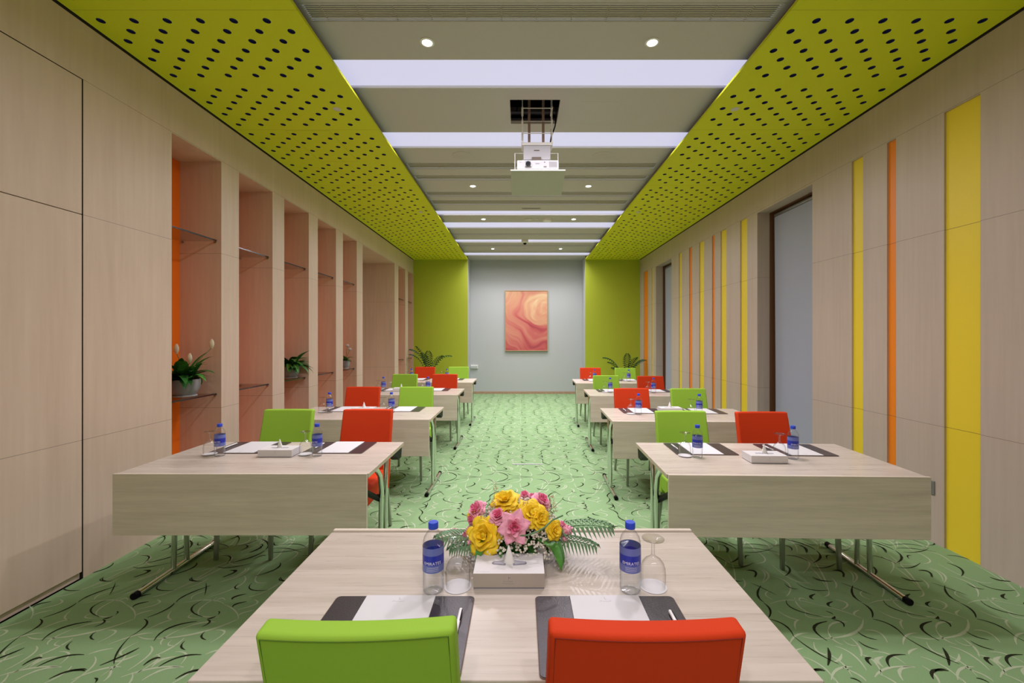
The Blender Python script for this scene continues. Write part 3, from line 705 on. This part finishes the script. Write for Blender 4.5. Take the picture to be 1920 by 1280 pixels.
palm((-2.24, 10.35, 0), 'slender potted palm before the left green far wall', 2,
     [(R(184), 1.40, 1.12, 1.5, 20, .17), (R(200), 1.40, 1.0, 1.6, 18, .15), (R(-6), 1.33, 1.05, 1.9, 20, .16), (R(-30), 1.38, .95, 1.5, 18, .15), (R(215), 1.45, 1.08, .9, 20, .16), (R(-80), 1.45, .98, 1.0, 18, .15), (R(-110), 1.5, .92, 1.1, 18, .15)])
palm((2.55, 10.35, 0), 'low spreading potted palm before the right green far wall', 4,
     [(R(182), 1.22, .98, 1.5, 20, .14), (R(200), 1.15, .85, 1.3, 18, .13), (R(-5), 1.22, .88, 1.4, 18, .13), (R(-60), 1.4, .85, 1.2, 18, .14), (R(-100), 1.5, .88, .9, 18, .14), (R(-30), 1.3, .85, 1.3, 18, .13), (R(215), 1.05, .72, 1.2, 16, .12)])

# ------------------------------------------------------------------ painting, outlets, floor box
pt = empty('painting', (.1415, YW-.02, 1.945), 0, 'framed abstract print in peach, orange and red on the white far wall', 'painting')
m = MB(); m.box(-.5595, .5595, -.018, .018, -.795, .795); m.build('canvas', M_art, pt)
m = MB(); e = .016
for bx in ((-.5675, .5675, .787, .803), (-.5675, .5675, -.803, -.787), (-.5675, -.5515, -.787, .787), (.5515, .5675, -.787, .787)): m.box(bx[0], bx[1], -.03, .018, bx[2], bx[3])
m.build('frame', M_gold, pt, bevel=.003)
so = empty('wall_outlet', (XR, 3.155, .404), 0, 'steel-framed wall switch plate low on the right wall beside the nearest right table', 'outlet')
m = MB(); m.box(-.008, 0, -.05, .05, -.05, .05); m.build('plate', M_plate, so, bevel=.002)
m = MB(); m.box(-.012, -.007, -.03, .03, -.03, .03); m.build('insert', M_plasw, so, bevel=.001)
m = MB(); m.box(-.0128, -.011, -.004, .004, -.014, .014); m.box(-.0128, -.011, -.012, .006, .006, .010); m.build('symbol', M_ink, so)
so = empty('wall_box', (GL+.14, YW-.0, .72), 0, 'small white wall box low at the left edge of the white far wall', 'wall box')
m = MB(); m.box(-.13, .06, -.04, 0, -.045, .045); m.build('housing', M_whitetrim, so, bevel=.004)
m = MB(); m.box(-.12, .05, -.043, -.04, -.035, .02); m.build('lid', M_white, so, bevel=.001)
fb = empty('floor_box', (.075, 5.13, 0), 0, 'square metal floor box frame set in the central aisle carpet', 'floor box')
m = MB(); m.box(-.175, .175, -.10, -.072, .0, .006); m.box(-.175, -.169, -.072, .11, 0, .004); m.box(.169, .175, -.072, .11, 0, .004); m.build('frame', M_fbox, fb, bevel=.001)

# ------------------------------------------------------------------ training table
TZ = .74
def make_table(loc, rz, label, group):
    t = empty('folding_table', loc, rz, label, 'table', group); W = .705
    m = MB(); m.box(-W, W, -.3475, .3725, TZ-.025, TZ); m.build('tabletop', M_table, t, bevel=.002)
    for x_ in (-W-.0008, W):
        m = MB(); m.box(x_, x_+.0008, -.3475, .3725, TZ-.024, TZ-.002); m.build('edge_band', M_edge, t)
    m = MB(); m.box(-W+.002, W-.002, -.3725, -.3545, .405, TZ+.005); m.build('modesty_panel', M_panel, t, bevel=.002)
    for y_ in (-.30, .27):
        m = MB(); m.box(-W+.06, W-.06, y_, y_+.03, TZ-.06, TZ-.025); m.build('frame_rail', M_steel, t)
    for s in (-1, 1):
        x = s*.66
        lg = MB()
        for y0, y1, yt in ((-.01, .01, -.16), (.10, .09, .12)):
            lg.tube([(x, y0, .02), (x, y1, .52), (x, y1+(yt-y1)*.15, .62), (x, y1+(yt-y1)*.55, .68), (x, yt, .705)], .0155, 14, flat=1.0)
        L_ = lg.build('leg', M_chrome, t, smooth=True)
        f = MB(); f.tube([(x, -.275, .018), (x, .365, .018)], .0165, 16); f.build('foot_bar', M_chrome, L_, smooth=True)
        for y in (-.278, .368):
            c = MB(); c.tube([(x, y-.016, .018), (x, y+.016, .018)], .019, 14); c.tube([(x, y, .002), (x, y, .02)], .012, 10); c.build('foot_cap', M_black, L_, smooth=True)
        bx = s*.672
        b = MB(); b.add([(bx-.026, .10, TZ-.026), (bx-.026, .35, TZ-.026), (bx-.026, .335, TZ-.10), (bx-.026, .27, TZ-.10), (bx-.026, .20, TZ-.06),
                         (bx+.026, .10, TZ-.026), (bx+.026, .35, TZ-.026), (bx+.026, .335, TZ-.10), (bx+.026, .27, TZ-.10), (bx+.026, .20, TZ-.06)],
                        [(0, 1, 2, 3, 4), (9, 8, 7, 6, 5), (0, 5, 6, 1), (1, 6, 7, 2), (2, 7, 8, 3), (3, 8, 9, 4), (4, 9, 5, 0)])
        b.build('folding_bracket', M_black, t, bevel=.004)
        b = MB(); b.tube([(x-s*.02, .02, .46), (x-s*.03, -.12, .54), (x-s*.03, -.33, .66)], .017, 12); b.tube([(x, .0, .47), (x-s*.03, .03, .465)], .022, 12); b.build('locking_strut', M_black, t, smooth=True)
    return t
CH = {}
def make_chair(color, loc, rz, label, group):
    mt, sm = (M_green, M_gseam) if color == 'green' else (M_red, M_rseam)
    t = empty('upholstered_chair', loc, rz, label, 'chair', group)
    TH = .052
    def face(x, z):   # y of the sitter side of the back
        k = (x/.2)
        return .175+(z-.45)*.255+.013*(1-k*k)*min(1, max(0, (z-.45)/.3))
    def hw(z): return .197+.010*(1-(z-.33)/.59)
    m = MB(); nx, nz = 10, 10; zs = [.33+(.92-.33)*j/nz for j in range(nz+1)]
    F, K = [], []
    for j, z in enumerate(zs):
        for i in range(nx+1):
            x = -hw(z)+2*hw(z)*i/nx; crown = 0
            F.append((x, face(x, z), z+crown)); K.append((x, face(x, z)+TH, z+crown-.004))
    o = len(F); W_ = nx+1; fs = []
    for j in range(nz):
        for i in range(nx):
            a = j*W_+i; fs.append((a, a+1, a+W_+1, a+W_)); fs.append((o+a, o+a+W_, o+a+W_+1, o+a+1))
    for i in range(nx):
        fs.append((i, o+i, o+i+1, i+1)); a = nz*W_+i; fs.append((a, a+1, o+a+1, o+a))
    for j in range(nz):
        a = j*W_; fs.append((a, a+W_, o+a+W_, o+a)); a = j*W_+nx; fs.append((a, o+a, o+a+W_, a+W_))
    m.add(F+K, fs); bk = m.build('backrest', mt, t, smooth=True, bevel=.011, seg=4, ang=50)
    m = MB(); ins = .009; pts = []
    zt = .92-.012
    for i in range(13): x = -hw(zt)+.012+(2*hw(zt)-.024)*i/12; pts.append((x, face(x, zt)+TH+.0008, zt-.002))
    L1 = [(-hw(z)+.012, face(hw(z), z)+TH+.0008, z-.003) for z in [zt-.05*q for q in range(1, 11)]]
    R1 = [(hw(z)-.012, face(hw(z), z)+TH+.0008, z-.003) for z in [zt-.05*q for q in range(1, 11)]]
    m.tube(L1[::-1]+pts+R1, .0011, 6); m.build('seam', sm, bk)
    m = MB(); m.box(-.2, .2, -.27, .19, .345, .475); m.build('seat', mt, t, smooth=True, bevel=.022, seg=4)
    for sx in (-1, 1):
        m = MB()
        a, b = (sx*.178, -.245), (sx*.185, -.26)
        vs = [];
        for (cx, cy), z, h in ((a, .36, .014), (b, .0, .011)): vs += [(cx-h, cy-h, z), (cx+h, cy-h, z), (cx+h, cy+h, z), (cx-h, cy+h, z)]
        m.add(vs, [(0,1,2,3),(4,7,6,5),(0,4,5,1),(1,5,6,2),(2,6,7,3),(3,7,4,0)]); m.build('leg', M_steel, t, bevel=.002)
        m = MB(); vs = []; a, b = (sx*.185, .185), (sx*.195, .262)
        for (cx, cy), z, h in ((a, .37, .014), (b, .0, .011)): vs += [(cx-h, cy-h, z), (cx+h, cy-h, z), (cx+h, cy+h, z), (cx-h, cy+h, z)]
        m.add(vs, [(0,1,2,3),(4,7,6,5),(0,4,5,1),(1,5,6,2),(2,6,7,3),(3,7,4,0)]); m.build('leg', M_steel, t, bevel=.002)
    return t
def chair(color, loc, rz, label, group):
    if color in CH: return dup(CH[color], loc, rz, label, group)
    CH[color] = make_chair(color, loc, rz, label, group); return CH[color]

# ------------------------------------------------------------------ tabletop things
def text_verts(s, size):
    c = bpy.data.curves.new('t', 'FONT'); c.body = s; c.size = size; c.align_x = 'CENTER'; c.resolution_u = 2
    o = bpy.data.objects.new('t', c); COL.objects.link(o); bpy.context.view_layer.update()
    me = bpy.data.meshes.new_from_object(o.evaluated_get(bpy.context.evaluated_depsgraph_get()))
    v = [tuple(q.co) for q in me.vertices]; f = [tuple(p.vertices) for p in me.polygons]
    bpy.data.objects.remove(o); bpy.data.meshes.remove(me); bpy.data.curves.remove(c)
    return v, f
TXT = text_verts('EMIRATES', .0125)
PROTO = {}
def proto(key, fn, loc, rz, label, group):
    if key in PROTO: return dup(PROTO[key], loc, rz, label, group)
    PROTO[key] = fn(loc, rz, label, group); return PROTO[key]
def make_bottle(loc, rz, label, group):
    t = empty('water_bottle', loc, rz, label, 'bottle', group)
    m = MB(); prof = [(.0001, .004), (.018, .002), (.027, .0), (.0305, .006), (.031, .02), (.0300, .028), (.031, .032), (.0302, .038), (.031, .042), (.0302, .048), (.031, .052), (.0302, .058), (.0312, .063), (.0305, .070), (.0305, .125), (.0312, .138), (.0305, .150), (.027, .163), (.020, .174), (.0145, .180), (.0135, .184), (.0135, .190)]
    m.lathe(prof, 28); b = m.build('bottle_body', M_pet, t, smooth=True, ang=80)
    m = MB(); m.lathe([(.0001, .003)]+[(max(.0001, r-.0015), z+.001) for r, z in prof[2:16]]+[(.0001, .152)], 24); m.build('water', M_water, t, smooth=True, ang=60)
    m = MB(); m.lathe([(.0001, .206), (.0135, .206), (.0148, .204), (.0150, .188), (.0145, .187), (.0001, .187)][::-1], 28); m.build('cap', M_cap, t, smooth=True)
    m = MB(); r = .0316
    def cyl(z0, z1, rr, mi): m.grid(lambda u, v: (rr*math.cos(u*2*PI), rr*math.sin(u*2*PI), z0+(z1-z0)*v), 32, 1, mi)
    cyl(.066, .088, r, 1); cyl(.088, .117, r, 0); cyl(.117, .138, r, 1); cyl(.1165, .1178, r+.0002, 2)
    m.v = m.v; lb = m.build('paper_label', [M_labeldk, M_labelmd, M_labelmd], t, smooth=True, ang=60)
    m = MB(); rr = r+.0004
    for off in (0,):
        v = [(rr*math.sin(x/rr+off), -rr*math.cos(x/rr+off), .0905+y) for x, y, z in TXT[0]]; m.add(v, TXT[1], 0)
    for q in range(3):
        for i in range(14):
            a = -.55+i*.08; m.add([(rr*math.sin(a+d), -rr*math.cos(a+d), z) for d, z in ((0, .083-q*.005), (.055, .083-q*.005), (.055, .0818-q*.005), (0, .0818-q*.005))], [(0, 1, 2, 3)], 0)
    m.build('lettering', [M_label_w], lb)
    return t
def make_glass(loc, rz, label, group):
    t = empty('goblet', loc, rz, label, 'glass', group)
    m = MB(); out = [(.0355, .001), (.037, .02), (.0376, .038), (.0362, .056), (.032, .070), (.024, .081), (.014, .088), (.008, .092), (.0055, .098), (.0048, .110), (.0055, .128), (.010, .136), (.022, .140), (.033, .144), (.0335, .1455), (.030, .1460), (.016, .1445), (.0001, .1440)]
    m.lathe(out, 32)
    m.build('bowl', M_glass, t, smooth=True, ang=80)
    m = MB(); m.lathe([(.0048, .097), (.0052, .112), (.0045, .126)], 12); m.build('stem', M_glass, t, smooth=True)
    return t
def make_coaster(loc, rz, label, group):
    m = MB(); m.lathe([(.0001, 0), (.041, 0), (.0415, .0006), (.041, .0012), (.037, .0012), (.0365, .0010), (.0001, .0010)], 32)
    o = m.build('paper_coaster', M_paper, None, smooth=True); o.location = loc; o.rotation_euler = (0, 0, rz)
    return tag(o, label, 'coaster', group)
def make_pad(loc, rz, label, group):
    t = empty('desk_blotter', loc, rz, label, 'desk pad', group)
    def rr(w, h, r, z0, z1, mi, m):
        pts = []
        for cx, cy, a0 in ((w-r, h-r, 0), (-w+r, h-r, 90), (-w+r, -h+r, 180), (w-r, -h+r, 270)):
            for k in range(5): a = R(a0+k*22.5); pts.append((cx+r*math.cos(a), cy+r*math.sin(a)))
        n = len(pts); m.add([(x, y, z0) for x, y in pts]+[(x, y, z1) for x, y in pts], [tuple(range(n))[::-1], tuple(range(n, 2*n))]+[(k, (k+1) % n, n+(k+1) % n, n+k) for k in range(n)], mi)
    m = MB(); rr(.2, .15, .012, 0, .004, 0, m); m.build('leather_board', M_leather, t, bevel=.001)
    m = MB(); rr(.2012, .1512, .013, .0008, .0026, 0, m); m.build('piping', M_stitch, t)
    return t
def glyphs(mb, x0, x1, y, h, n, z, seed):
    rn = random.Random(seed); st = (x1-x0)/n
    for i in range(n):
        a = x0+i*st; k = rn.choice((.5, .62, .62, .9))
        mb.box(a, a+st*.18, y, y+h*k, z, z+.0002); mb.box(a, a+st*.6, y+h*k*.9, y+h*k, z, z+.0002) if rn.random() < .6 else mb.box(a, a+st*.6, y, y+h*.1, z, z+.0002)
def make_paper(loc, rz, label, group):
    t = empty('notepad', loc, rz, label, 'notepad', group)
    m = MB(); m.box(-.1, .1, -.148, .148, 0, .003); m.build('sheets', M_paper, t)
    m = MB(); m.box(-.002, -.0008, .128, .139, .003, .0032); m.box(-.002, .004, .128, .129, .003, .0032); m.box(-.0135, -.0125, .118, .1235, .003, .0032); glyphs(m, -.018, -.012, .117, .006, 2, .003, 1); glyphs(m, -.009, .017, .117, .006, 8, .003, 2)
    m.build('printed_mark', M_ink, t)
    return t
def make_pen(loc, rz, label, group):
    t = empty('ballpoint_pen', loc, rz, label, 'pen', group)
    m = MB(); m.tube([(0, -.068, .005), (0, -.058, .005), (0, .062, .005), (0, .070, .005)], [.0015, .0045, .005, .0045], 14); m.build('barrel', M_pen, t, smooth=True)
    m = MB(); m.tube([(.0045, .064, .0085), (.0048, .025, .0095), (.0045, .02, .0085)], .0013, 8); m.tube([(0, -.074, .005), (0, -.058, .005)], [.0008, .0032], 10); m.build('clip', M_black, t, smooth=True)
    return t
def make_box(loc, rz, label, group, side=None):
    t = empty('tissue_box', loc, rz, label, 'tissue box', group); hx, hy, h = .108, .06, .046
    m = MB(); m.box(-hx, hx, -hy, hy, .004, h, 0); m.f = m.f; 
    m.m = [0 if k == 1 else 1 for k in range(6)] if side else [0]*6
    m.box(-hx+.001, hx-.001, -hy+.001, hy-.001, 0, .004, 2); m.build('carton', [M_box, M_boxside, M_slot], t)  # dark foot strip: shade of the gap under the box put into colour
    m = MB(); z = h+.0003
    for s in (-1, 1):
        m.add([(s*.010, .018, z), (s*.052, .009, z), (s*.056, 0, z), (s*.052, -.008, z), (s*.012, -.014, z)], [(0, 1, 2, 3, 4) if s < 0 else (4, 3, 2, 1, 0)], 0)
        m.add([(s*.016, .012, z+.0003), (s*.048, .005, z+.0003), (s*.050, 0, z+.0003), (s*.048, -.004, z+.0003), (s*.018, -.008, z+.0003)], [(0, 1, 2, 3, 4) if s < 0 else (4, 3, 2, 1, 0)], 1)
    m.build('opening', [M_slot, M_plate2], t)
    m = MB(); n = 16
    base = [(.020*math.cos(2*PI*k/n)*(1 if k % 2 else .8), .006*math.sin(2*PI*k/n)*(1 if k % 2 else .7), h) for k in range(n)]
    mid = [(x*.55-.001, y*.6, h+.028) for x, y, _ in base]; top = [(x*.08-.002, y*.2, h+.055+.002*(k % 2)) for k, (x, y, _) in enumerate(base)]
    m.add(base+mid+top, [(k, (k+1) % n, n+(k+1) % n, n+k) for k in range(n)]+[(n+k, n+(k+1) % n, 2*n+(k+1) % n, 2*n+k) for k in range(n)]+[tuple(range(2*n, 3*n))]); m.build('tissue', M_tissue, t, smooth=True, ang=0)
    m = MB(); glyphs(m, -.098, -.092, -.052, .005, 2, h, 5); glyphs(m, -.088, -.058, -.052, .004, 9, h, 6); glyphs(m, .05, .095, .048, .004, 9, h, 7); m.build('printed_mark', M_ink, t)
    m = MB(); q = MB(); q.box(-.0012, 0, 0, .009, 0, .0003); q.box(-.0012, .005, .0045, .0055, 0, .0003); glyphs(q, -.016, -.011, -.007, .004, 1, 0, 8); glyphs(q, -.010, .014, -.007, .004, 7, 0, 9); glyphs(q, -.02, .02, -.013, .0016, 16, 0, 10)
    q.xf(Matrix.Translation((0, -hy-.0001, .028)) @ Matrix.Rotation(R(90), 4, 'X')); q.build('printed_logo', M_slot if side else M_ink, t)
    return t

# ------------------------------------------------------------------ the rows of tables
LR = [(2.36, -1.558), (3.93, -1.55), (5.62, -1.545), (7.16, -1.525)]
RR = [(2.325, 1.525), (3.83, 1.545), (5.50, 1.612), (7.04, 1.628)]
ROWN = ['first', 'second', 'third', 'last']
colL = [('green', 'red'), ('red', 'green'), ('green', 'red'), ('red', 'green')]
chL = [((-1.875, 3.45), (-1.237, 3.45)), ((-1.858, 5.03), (-1.23, 5.03)), ((-1.84, 6.77), (-1.207, 6.77)), ((-1.90, 8.45), (-1.236, 8.45))]
chR = [((1.26, 3.375), (1.875, 3.33)), ((1.26, 4.88), (1.90, 4.86)), ((1.30, 6.54), (1.945, 6.43)), ((1.33, 8.21), (1.985, 8.14))]
G_CH = 'red and green chairs behind the rows of tables'
for side, rows, chs in (('left', LR, chL), ('right', RR, chR)):
    for i, (D0, cx) in enumerate(rows):
        where = '%s table of the %s column' % (ROWN[i], side)
        rz = 0 if side == 'left' else R(-1.6)
        proto('table', lambda l, r, a, g: make_table(l, r, a, g), (cx, D0+.3725, 0), rz, 'light oak folding table with front panel, %s in the %s column' % (ROWN[i], side), 'training tables in two columns')
        for k in range(2):
            c = colL[i][k]; x, D = chs[i][k]
            chair(c, (x, D-.31, 0), 0, '%s upholstered chair behind the %s' % (c, where), G_CH)
            # things laid out before this chair
            if side == 'left': pc = (-1.86, -1.242)[k]; by = D0+.38; bx = (-1.935, -1.31)[k]; gx = (-2.02, -1.40)[k]
            else: pc = (1.213, 1.84)[k]+(0, .02, .07, .09)[i]; by = D0+.38-.03*k; bx = (1.118, 1.705)[k]+(0, .04, .11, .16)[i]; gx = bx-.067
            py = D0+.43+.15-(.04 if side == 'right' and k else 0)
            z = TZ+.0005; lab = 'before the %s chair on the %s' % (c, where)
            if side == 'right' and k == 1: py = D0+.555
            proto('pad', make_pad, (pc, py, z), PI+rz, 'dark leather desk pad '+lab, 'leather desk pads on the column tables')
            ppx = pc+(.01 if side == 'left' else 0.0)
            proto('paper', make_paper, (ppx, py-.002, z+.0045), PI+rz, 'white notepad '+lab, 'white notepads on the column tables')
            proto('pen', make_pen, (pc-.158, py+.03, z+.0045), PI+rz, 'slim white pen '+lab, 'pens on the column tables')
            proto('bottle', make_bottle, (bx, by, z+(.0046 if by > py-.15-.03 else 0)), random.uniform(-.5, .5), 'blue-capped water bottle '+lab, 'water bottles on the column tables')
            gy = by+.03
            zc = z+(.0042 if gy > py-.15-.041 else 0)
            proto('coaster', make_coaster, (gx, gy, zc), 0, 'round white coaster '+lab, 'round coasters on the column tables')
            proto('glass', make_glass, (gx, gy, zc+.0013), 0, 'upturned clear goblet '+lab, 'upturned goblets on the column tables')
        if (side, i) in (('left', 0), ('right', 0), ('left', 1), ('right', 1), ('left', 2)):
            p = {('left', 0): (-1.562, 2.765, 0), ('right', 0): (1.50, 2.63, R(-2)), ('left', 1): (-1.60, 4.35, 0), ('right', 1): (1.52, 4.36, 0), ('left', 2): (-1.70, 6.06, R(4))}[(side, i)]
            proto('tbox', make_box, (p[0], p[1], TZ+.0005), p[2], 'white tissue box between the two desk pads, %s' % where, 'tissue boxes on the column tables')

# ------------------------------------------------------------------ presenter's table nearest the camera
proto('table', make_table, (-.034, 1.3175, 0), PI, 'light oak presenter table nearest the camera with flowers and two bottles', 'training tables in two columns')['group'] = 'presenter furniture'
g = 'presenter furniture'
chair('green', (-.339, 1.19, 0), PI+R(1.5), 'green chair seen from behind, nearest the camera on the left', 'chairs at the presenter table')
chair('red', (.253, 1.19, 0), PI, 'red chair seen from behind, nearest the camera on the right', 'chairs at the presenter table')
Z = TZ+.0005
for k, (bx, gx, px_, c) in enumerate(((-.264, -.193, -.336, 'green'), (.328, .403, .242, 'red'))):
    lab = 'on the presenter table before the %s chair' % c
    proto('pad', make_pad, (px_, 1.098, Z), 0, 'dark leather desk pad '+lab, 'leather desk pads on the presenter table')
    proto('paper', make_paper, (px_-(.013 if k == 0 else 0), 1.098, Z+.0045), 0, 'white notepad '+lab, 'notepads on the presenter table')
    proto('pen', make_pen, ((-.166, 1.108, Z+.0045) if k == 0 else (.408, 1.10, Z+.0045)), 0, 'white pen with black clip '+lab, 'pens on the presenter table')
    proto('bottle', make_bottle, (bx, 1.283, Z), (.12 if k == 0 else -.15), 'large near water bottle with blue cap '+lab, 'water bottles on the presenter table')
    proto('coaster', make_coaster, (gx, 1.303, Z), 0, 'white paper coaster '+lab, 'coasters on the presenter table')
    proto('glass', make_glass, (gx, 1.303, Z+.0013), 0, 'upturned clear goblet '+lab, 'goblets on the presenter table')
make_box((-.037, 1.35, Z), 0, 'white and taupe tissue box on the presenter table before the flowers', 'presenter furniture', True)

# ------------------------------------------------------------------ flower arrangement
fa = empty('flower_arrangement', (-.03, 1.52, Z), 0, 'low arrangement of pink roses and yellow blooms on the presenter table', 'flowers')
FO = Vector((-.03, 1.52, Z))
def rose(pos, r, dirv, kind, seed):
    rn = random.Random(seed); m = MB()
    if kind == 'pink': layers = [(3, .28, 1.45, 1.0, 1), (4, .45, 1.25, .95, 1), (5, .68, .95, .85, 0), (6, .92, .55, .75, 0), (6, 1.1, .2, .6, 0)]
    elif kind == 'star': layers = [(3, .2, 1.5, .8, 1), (4, .34, 1.3, .8, 1), (5, .5, 1.0, .75, 0), (6, 1.15, .12, .8, 0)]
    elif kind == 'bud': layers = [(3, .4, 1.5, 1.5, 0), (4, .6, 1.3, 1.4, 0), (4, .8, 1.1, 1.1, 0)]
    else: layers = [(3, .35, 1.35, .8, 0), (4, .62, .95, .8, 0), (5, .98, .5, .8, 0), (6, 1.2, .1, .75, 0)]
    for li, (n, rad, tilt, ht, mi) in enumerate(layers):
        off = rn.uniform(0, 6.28)
        for k in range(n):
            az = off+2*PI*k/n+rn.uniform(-.15, .15); wd = rad*r*(1.35 if kind != 'star' else (1.0 if li < 3 else .9)); L = r*ht*rn.uniform(.9, 1.1)
            ph1, ph2 = rn.uniform(0, 6), rn.uniform(.6, 1)
            def pet(u, v, az=az, wd=wd, L=L, rad=rad, tilt=tilt, ph1=ph1, li=li):
                s = (u-.5)*2; prof = (math.sin(PI*(.22+.62*v))**.6) if kind != 'star' or li < 3 else (1-v)**.8*1.2+.02
                x = s*wd*prof*.62
                out = rad*r*.35+L*v*math.cos(tilt)+(.16*r*v*v if kind != 'bud' else 0); up = L*v*math.sin(tilt)-.10*r*s*s*0
                cup = -.30*wd*s*s*(1 if tilt > .4 else -.25); out += cup
                up += .06*r*math.sin(ph1+s*4)*v*(1.5 if kind == 'yellow' else .6)-(.14*r*v**3 if tilt < .7 else .05*r*v**4)
                return (out*math.cos(az)-x*math.sin(az), out*math.sin(az)+x*math.cos(az), up)
            m.grid(pet, 6, 6, mi)
    if kind == 'yellow': m.lathe([(.0001, .55*r), (.16*r, .5*r), (.22*r, .3*r), (.15*r, 0)][::-1], 12, (0, 0, 0), 0)
    q = Vector(dirv).normalized().to_track_quat('Z', 'Y').to_matrix().to_4x4()
    m.xf(Matrix.Translation(Vector(pos)-FO) @ q)
    nm = 'yellow_bloom' if kind == 'yellow' else 'pink_rose'
    o = m.build(nm, [M_bloom, M_bloom] if kind == 'yellow' else [M_rose, M_rosein], fa, smooth=True, ang=0)
    sd = o.modifiers.new('solid', 'SOLIDIFY'); sd.thickness = .0009
def fpt(x, y, D): return ((x-977)*D/800, D, EYE-(y-632.5)*D/800)
BLOOMS = [(908, 1003, 1.43, .043, 'yellow', (-.25, -.9, .45)), (947, 938, 1.50, .036, 'yellow', (-.2, -.35, 1)), (967, 950, 1.50, .026, 'yellow', (.3, -.6, .8)), (958, 957, 1.47, .022, 'yellow', (0, -.9, .4)),
          (997, 962, 1.46, .034, 'yellow', (.25, -.7, .7)), (1012, 972, 1.45, .027, 'yellow', (.5, -.8, .4)), (1039, 994, 1.44, .023, 'yellow', (.6, -.8, .3)), (889, 962, 1.50, .022, 'yellow', (-.6, -.3, .9)),
          (896, 957, 1.50, .030, 'pink', (-.6, -.4, .75)), (888, 973, 1.48, .020, 'pink', (-.7, -.6, .3)), (934, 968, 1.45, .026, 'pink', (-.15, -.6, .9)), (964, 988, 1.405, .042, 'star', (.05, -.95, .45)),
          (1014, 941, 1.55, .031, 'pink', (.5, -.3, .8)), (999, 936, 1.57, .022, 'pink', (.2, -.2, 1)), (984, 932, 1.58, .022, 'pink', (-.1, -.1, 1)), (880, 1003, 1.46, .021, 'pink', (-.8, -.6, .2)),
          (861, 1000, 1.50, .020, 'bud', (-.9, -.2, .35)), (1057, 995, 1.46, .023, 'bud', (.9, -.3, .35)), (1052, 986, 1.50, .018, 'pink', (.7, -.1, .7)), (885, 1014, 1.44, .014, 'bud', (-.8, -.5, -.1)), (1054, 1010, 1.47, .015, 'bud', (.8, -.4, .0))]
for i, (x, y, D, r, k, d) in enumerate(BLOOMS): rose(fpt(x, y, D), r, d, k, i+3)
m = MB(); m.lathe([(.0001, 0), (.085, 0), (.095, .03), (.09, .07), (.05, .11), (.0001, .125)], 24); m.build('foam_base', M_leaf, fa, smooth=True)
m = MB(); rn = random.Random(5)
def ico(mb, c, r, mi=0):
    t_ = [(0,0,1),(.89,0,.45),(.28,.85,.45),(-.72,.53,.45),(-.72,-.53,.45),(.28,-.85,.45),(.72,.53,-.45),(-.28,.85,-.45),(-.89,0,-.45),(-.28,-.85,-.45),(.72,-.53,-.45),(0,0,-1)]
    f_ = [(0,1,2),(0,2,3),(0,3,4),(0,4,5),(0,5,1),(1,6,2),(2,7,3),(3,8,4),(4,9,5),(5,10,1),(2,6,7),(3,7,8),(4,8,9),(5,9,10),(1,10,6),(11,7,6),(11,8,7),(11,9,8),(11,10,9),(11,6,10)]
    mb.add([(c[0]+a*r, c[1]+b*r, c[2]+d*r) for a, b, d in t_], f_, mi)
for i in range(1700):
    az = rn.uniform(-PI, .0) if i % 5 else rn.uniform(0, PI); el = rn.uniform(.05, 1.5)
    rx, ry, rz_ = .18*rn.uniform(.86, 1.06), .135*rn.uniform(.86, 1.06), .165*rn.uniform(.86, 1.06)
    p = (rx*math.cos(el)*math.cos(az)+.01, ry*math.cos(el)*math.sin(az), .012+rz_*math.sin(el))
    ico(m, p, rn.uniform(.0030, .0052))
    if i % 3 == 0: m.tube([(p[0]*.6, p[1]*.6, p[2]*.6+.02), p], .0005, 3, 1, caps=False)
tag(m.build('babys_breath', [M_baby, M_stem], fa), kind='stuff')
m = MB()
for i in range(46):
    az = rn.uniform(-PI, PI); blade(m, (rn.uniform(-.06, .06), rn.uniform(-.04, .04), .06), az, rn.uniform(-.2, 1.0), rn.uniform(.09, .15), rn.uniform(.02, .03), rn.uniform(.3, 1.2), rn.choice((0, 1)))
for x, y0, L in ((.14, -.06, .13), (.155, -.04, .12), (-.10, -.07, .09)): blade(m, (x*.8, y0, .07), R(-60) if x > 0 else R(-120), .1, L, .032, 1.6, 1)
m.build('leaves', [M_leaf, M_leaf2], fa, smooth=True, ang=0)
m = MB()
frond(m, (.06, 0, .06), R(-14), .30, .30, .62, 26, .085, .012, 0, .45, .1); frond(m, (.07, 0, .04), R(-26), .2, .24, .5, 22, .07, .011, 0, .4, .1)
frond(m, (-.05, -.02, .05), R(196), .25, .22, .55, 22, .08, .012, 0, .45, .1); frond(m, (-.05, -.02, .05), R(208), .1, .18, .4, 20, .06, .011, 0, .4, .1)
m.build('fern_frond', M_fern, fa)
m = MB()
for x, y, D in ((1035, 945, 1.52), (1040, 960, 1.50), (930, 925, 1.55), (925, 955, 1.47), (985, 950, 1.47), (1030, 968, 1.47), (905, 975, 1.46)):
    c = Vector(fpt(x, y, D))-FO; m.tube([(c.x*.5, c.y*.5, .08), c], .0008, 4, 1, caps=False)
    for q in range(26): h = rn.uniform(0, 1); ico(m, c+Vector((rn.uniform(-.012, .012)*(1-h*.6), rn.uniform(-.012, .012), h*.035)), .0018)
for x, y, D in ((1000, 925, 1.6), (1055, 935, 1.5), (1047, 955, 1.45)):
    c = Vector(fpt(x, y, D))-FO; m.tube([(.05, 0, .1), (c.x*.6+.02, c.y*.5, .14), c], .0007, 4, 1, caps=False)
tag(m.build('filler_plumes', [M_astil, M_stem], fa), kind='stuff')
m = MB(); m.tube([Vector(fpt(x, y, D))-FO for x, y, D in ((975, 1004, 1.395), (990, 1003, 1.39), (1008, 996, 1.39), (1022, 988, 1.40), (1035, 975, 1.42), (1055, 966, 1.45))], .0028, 8); m.build('curved_stem', M_fern, fa, smooth=True)
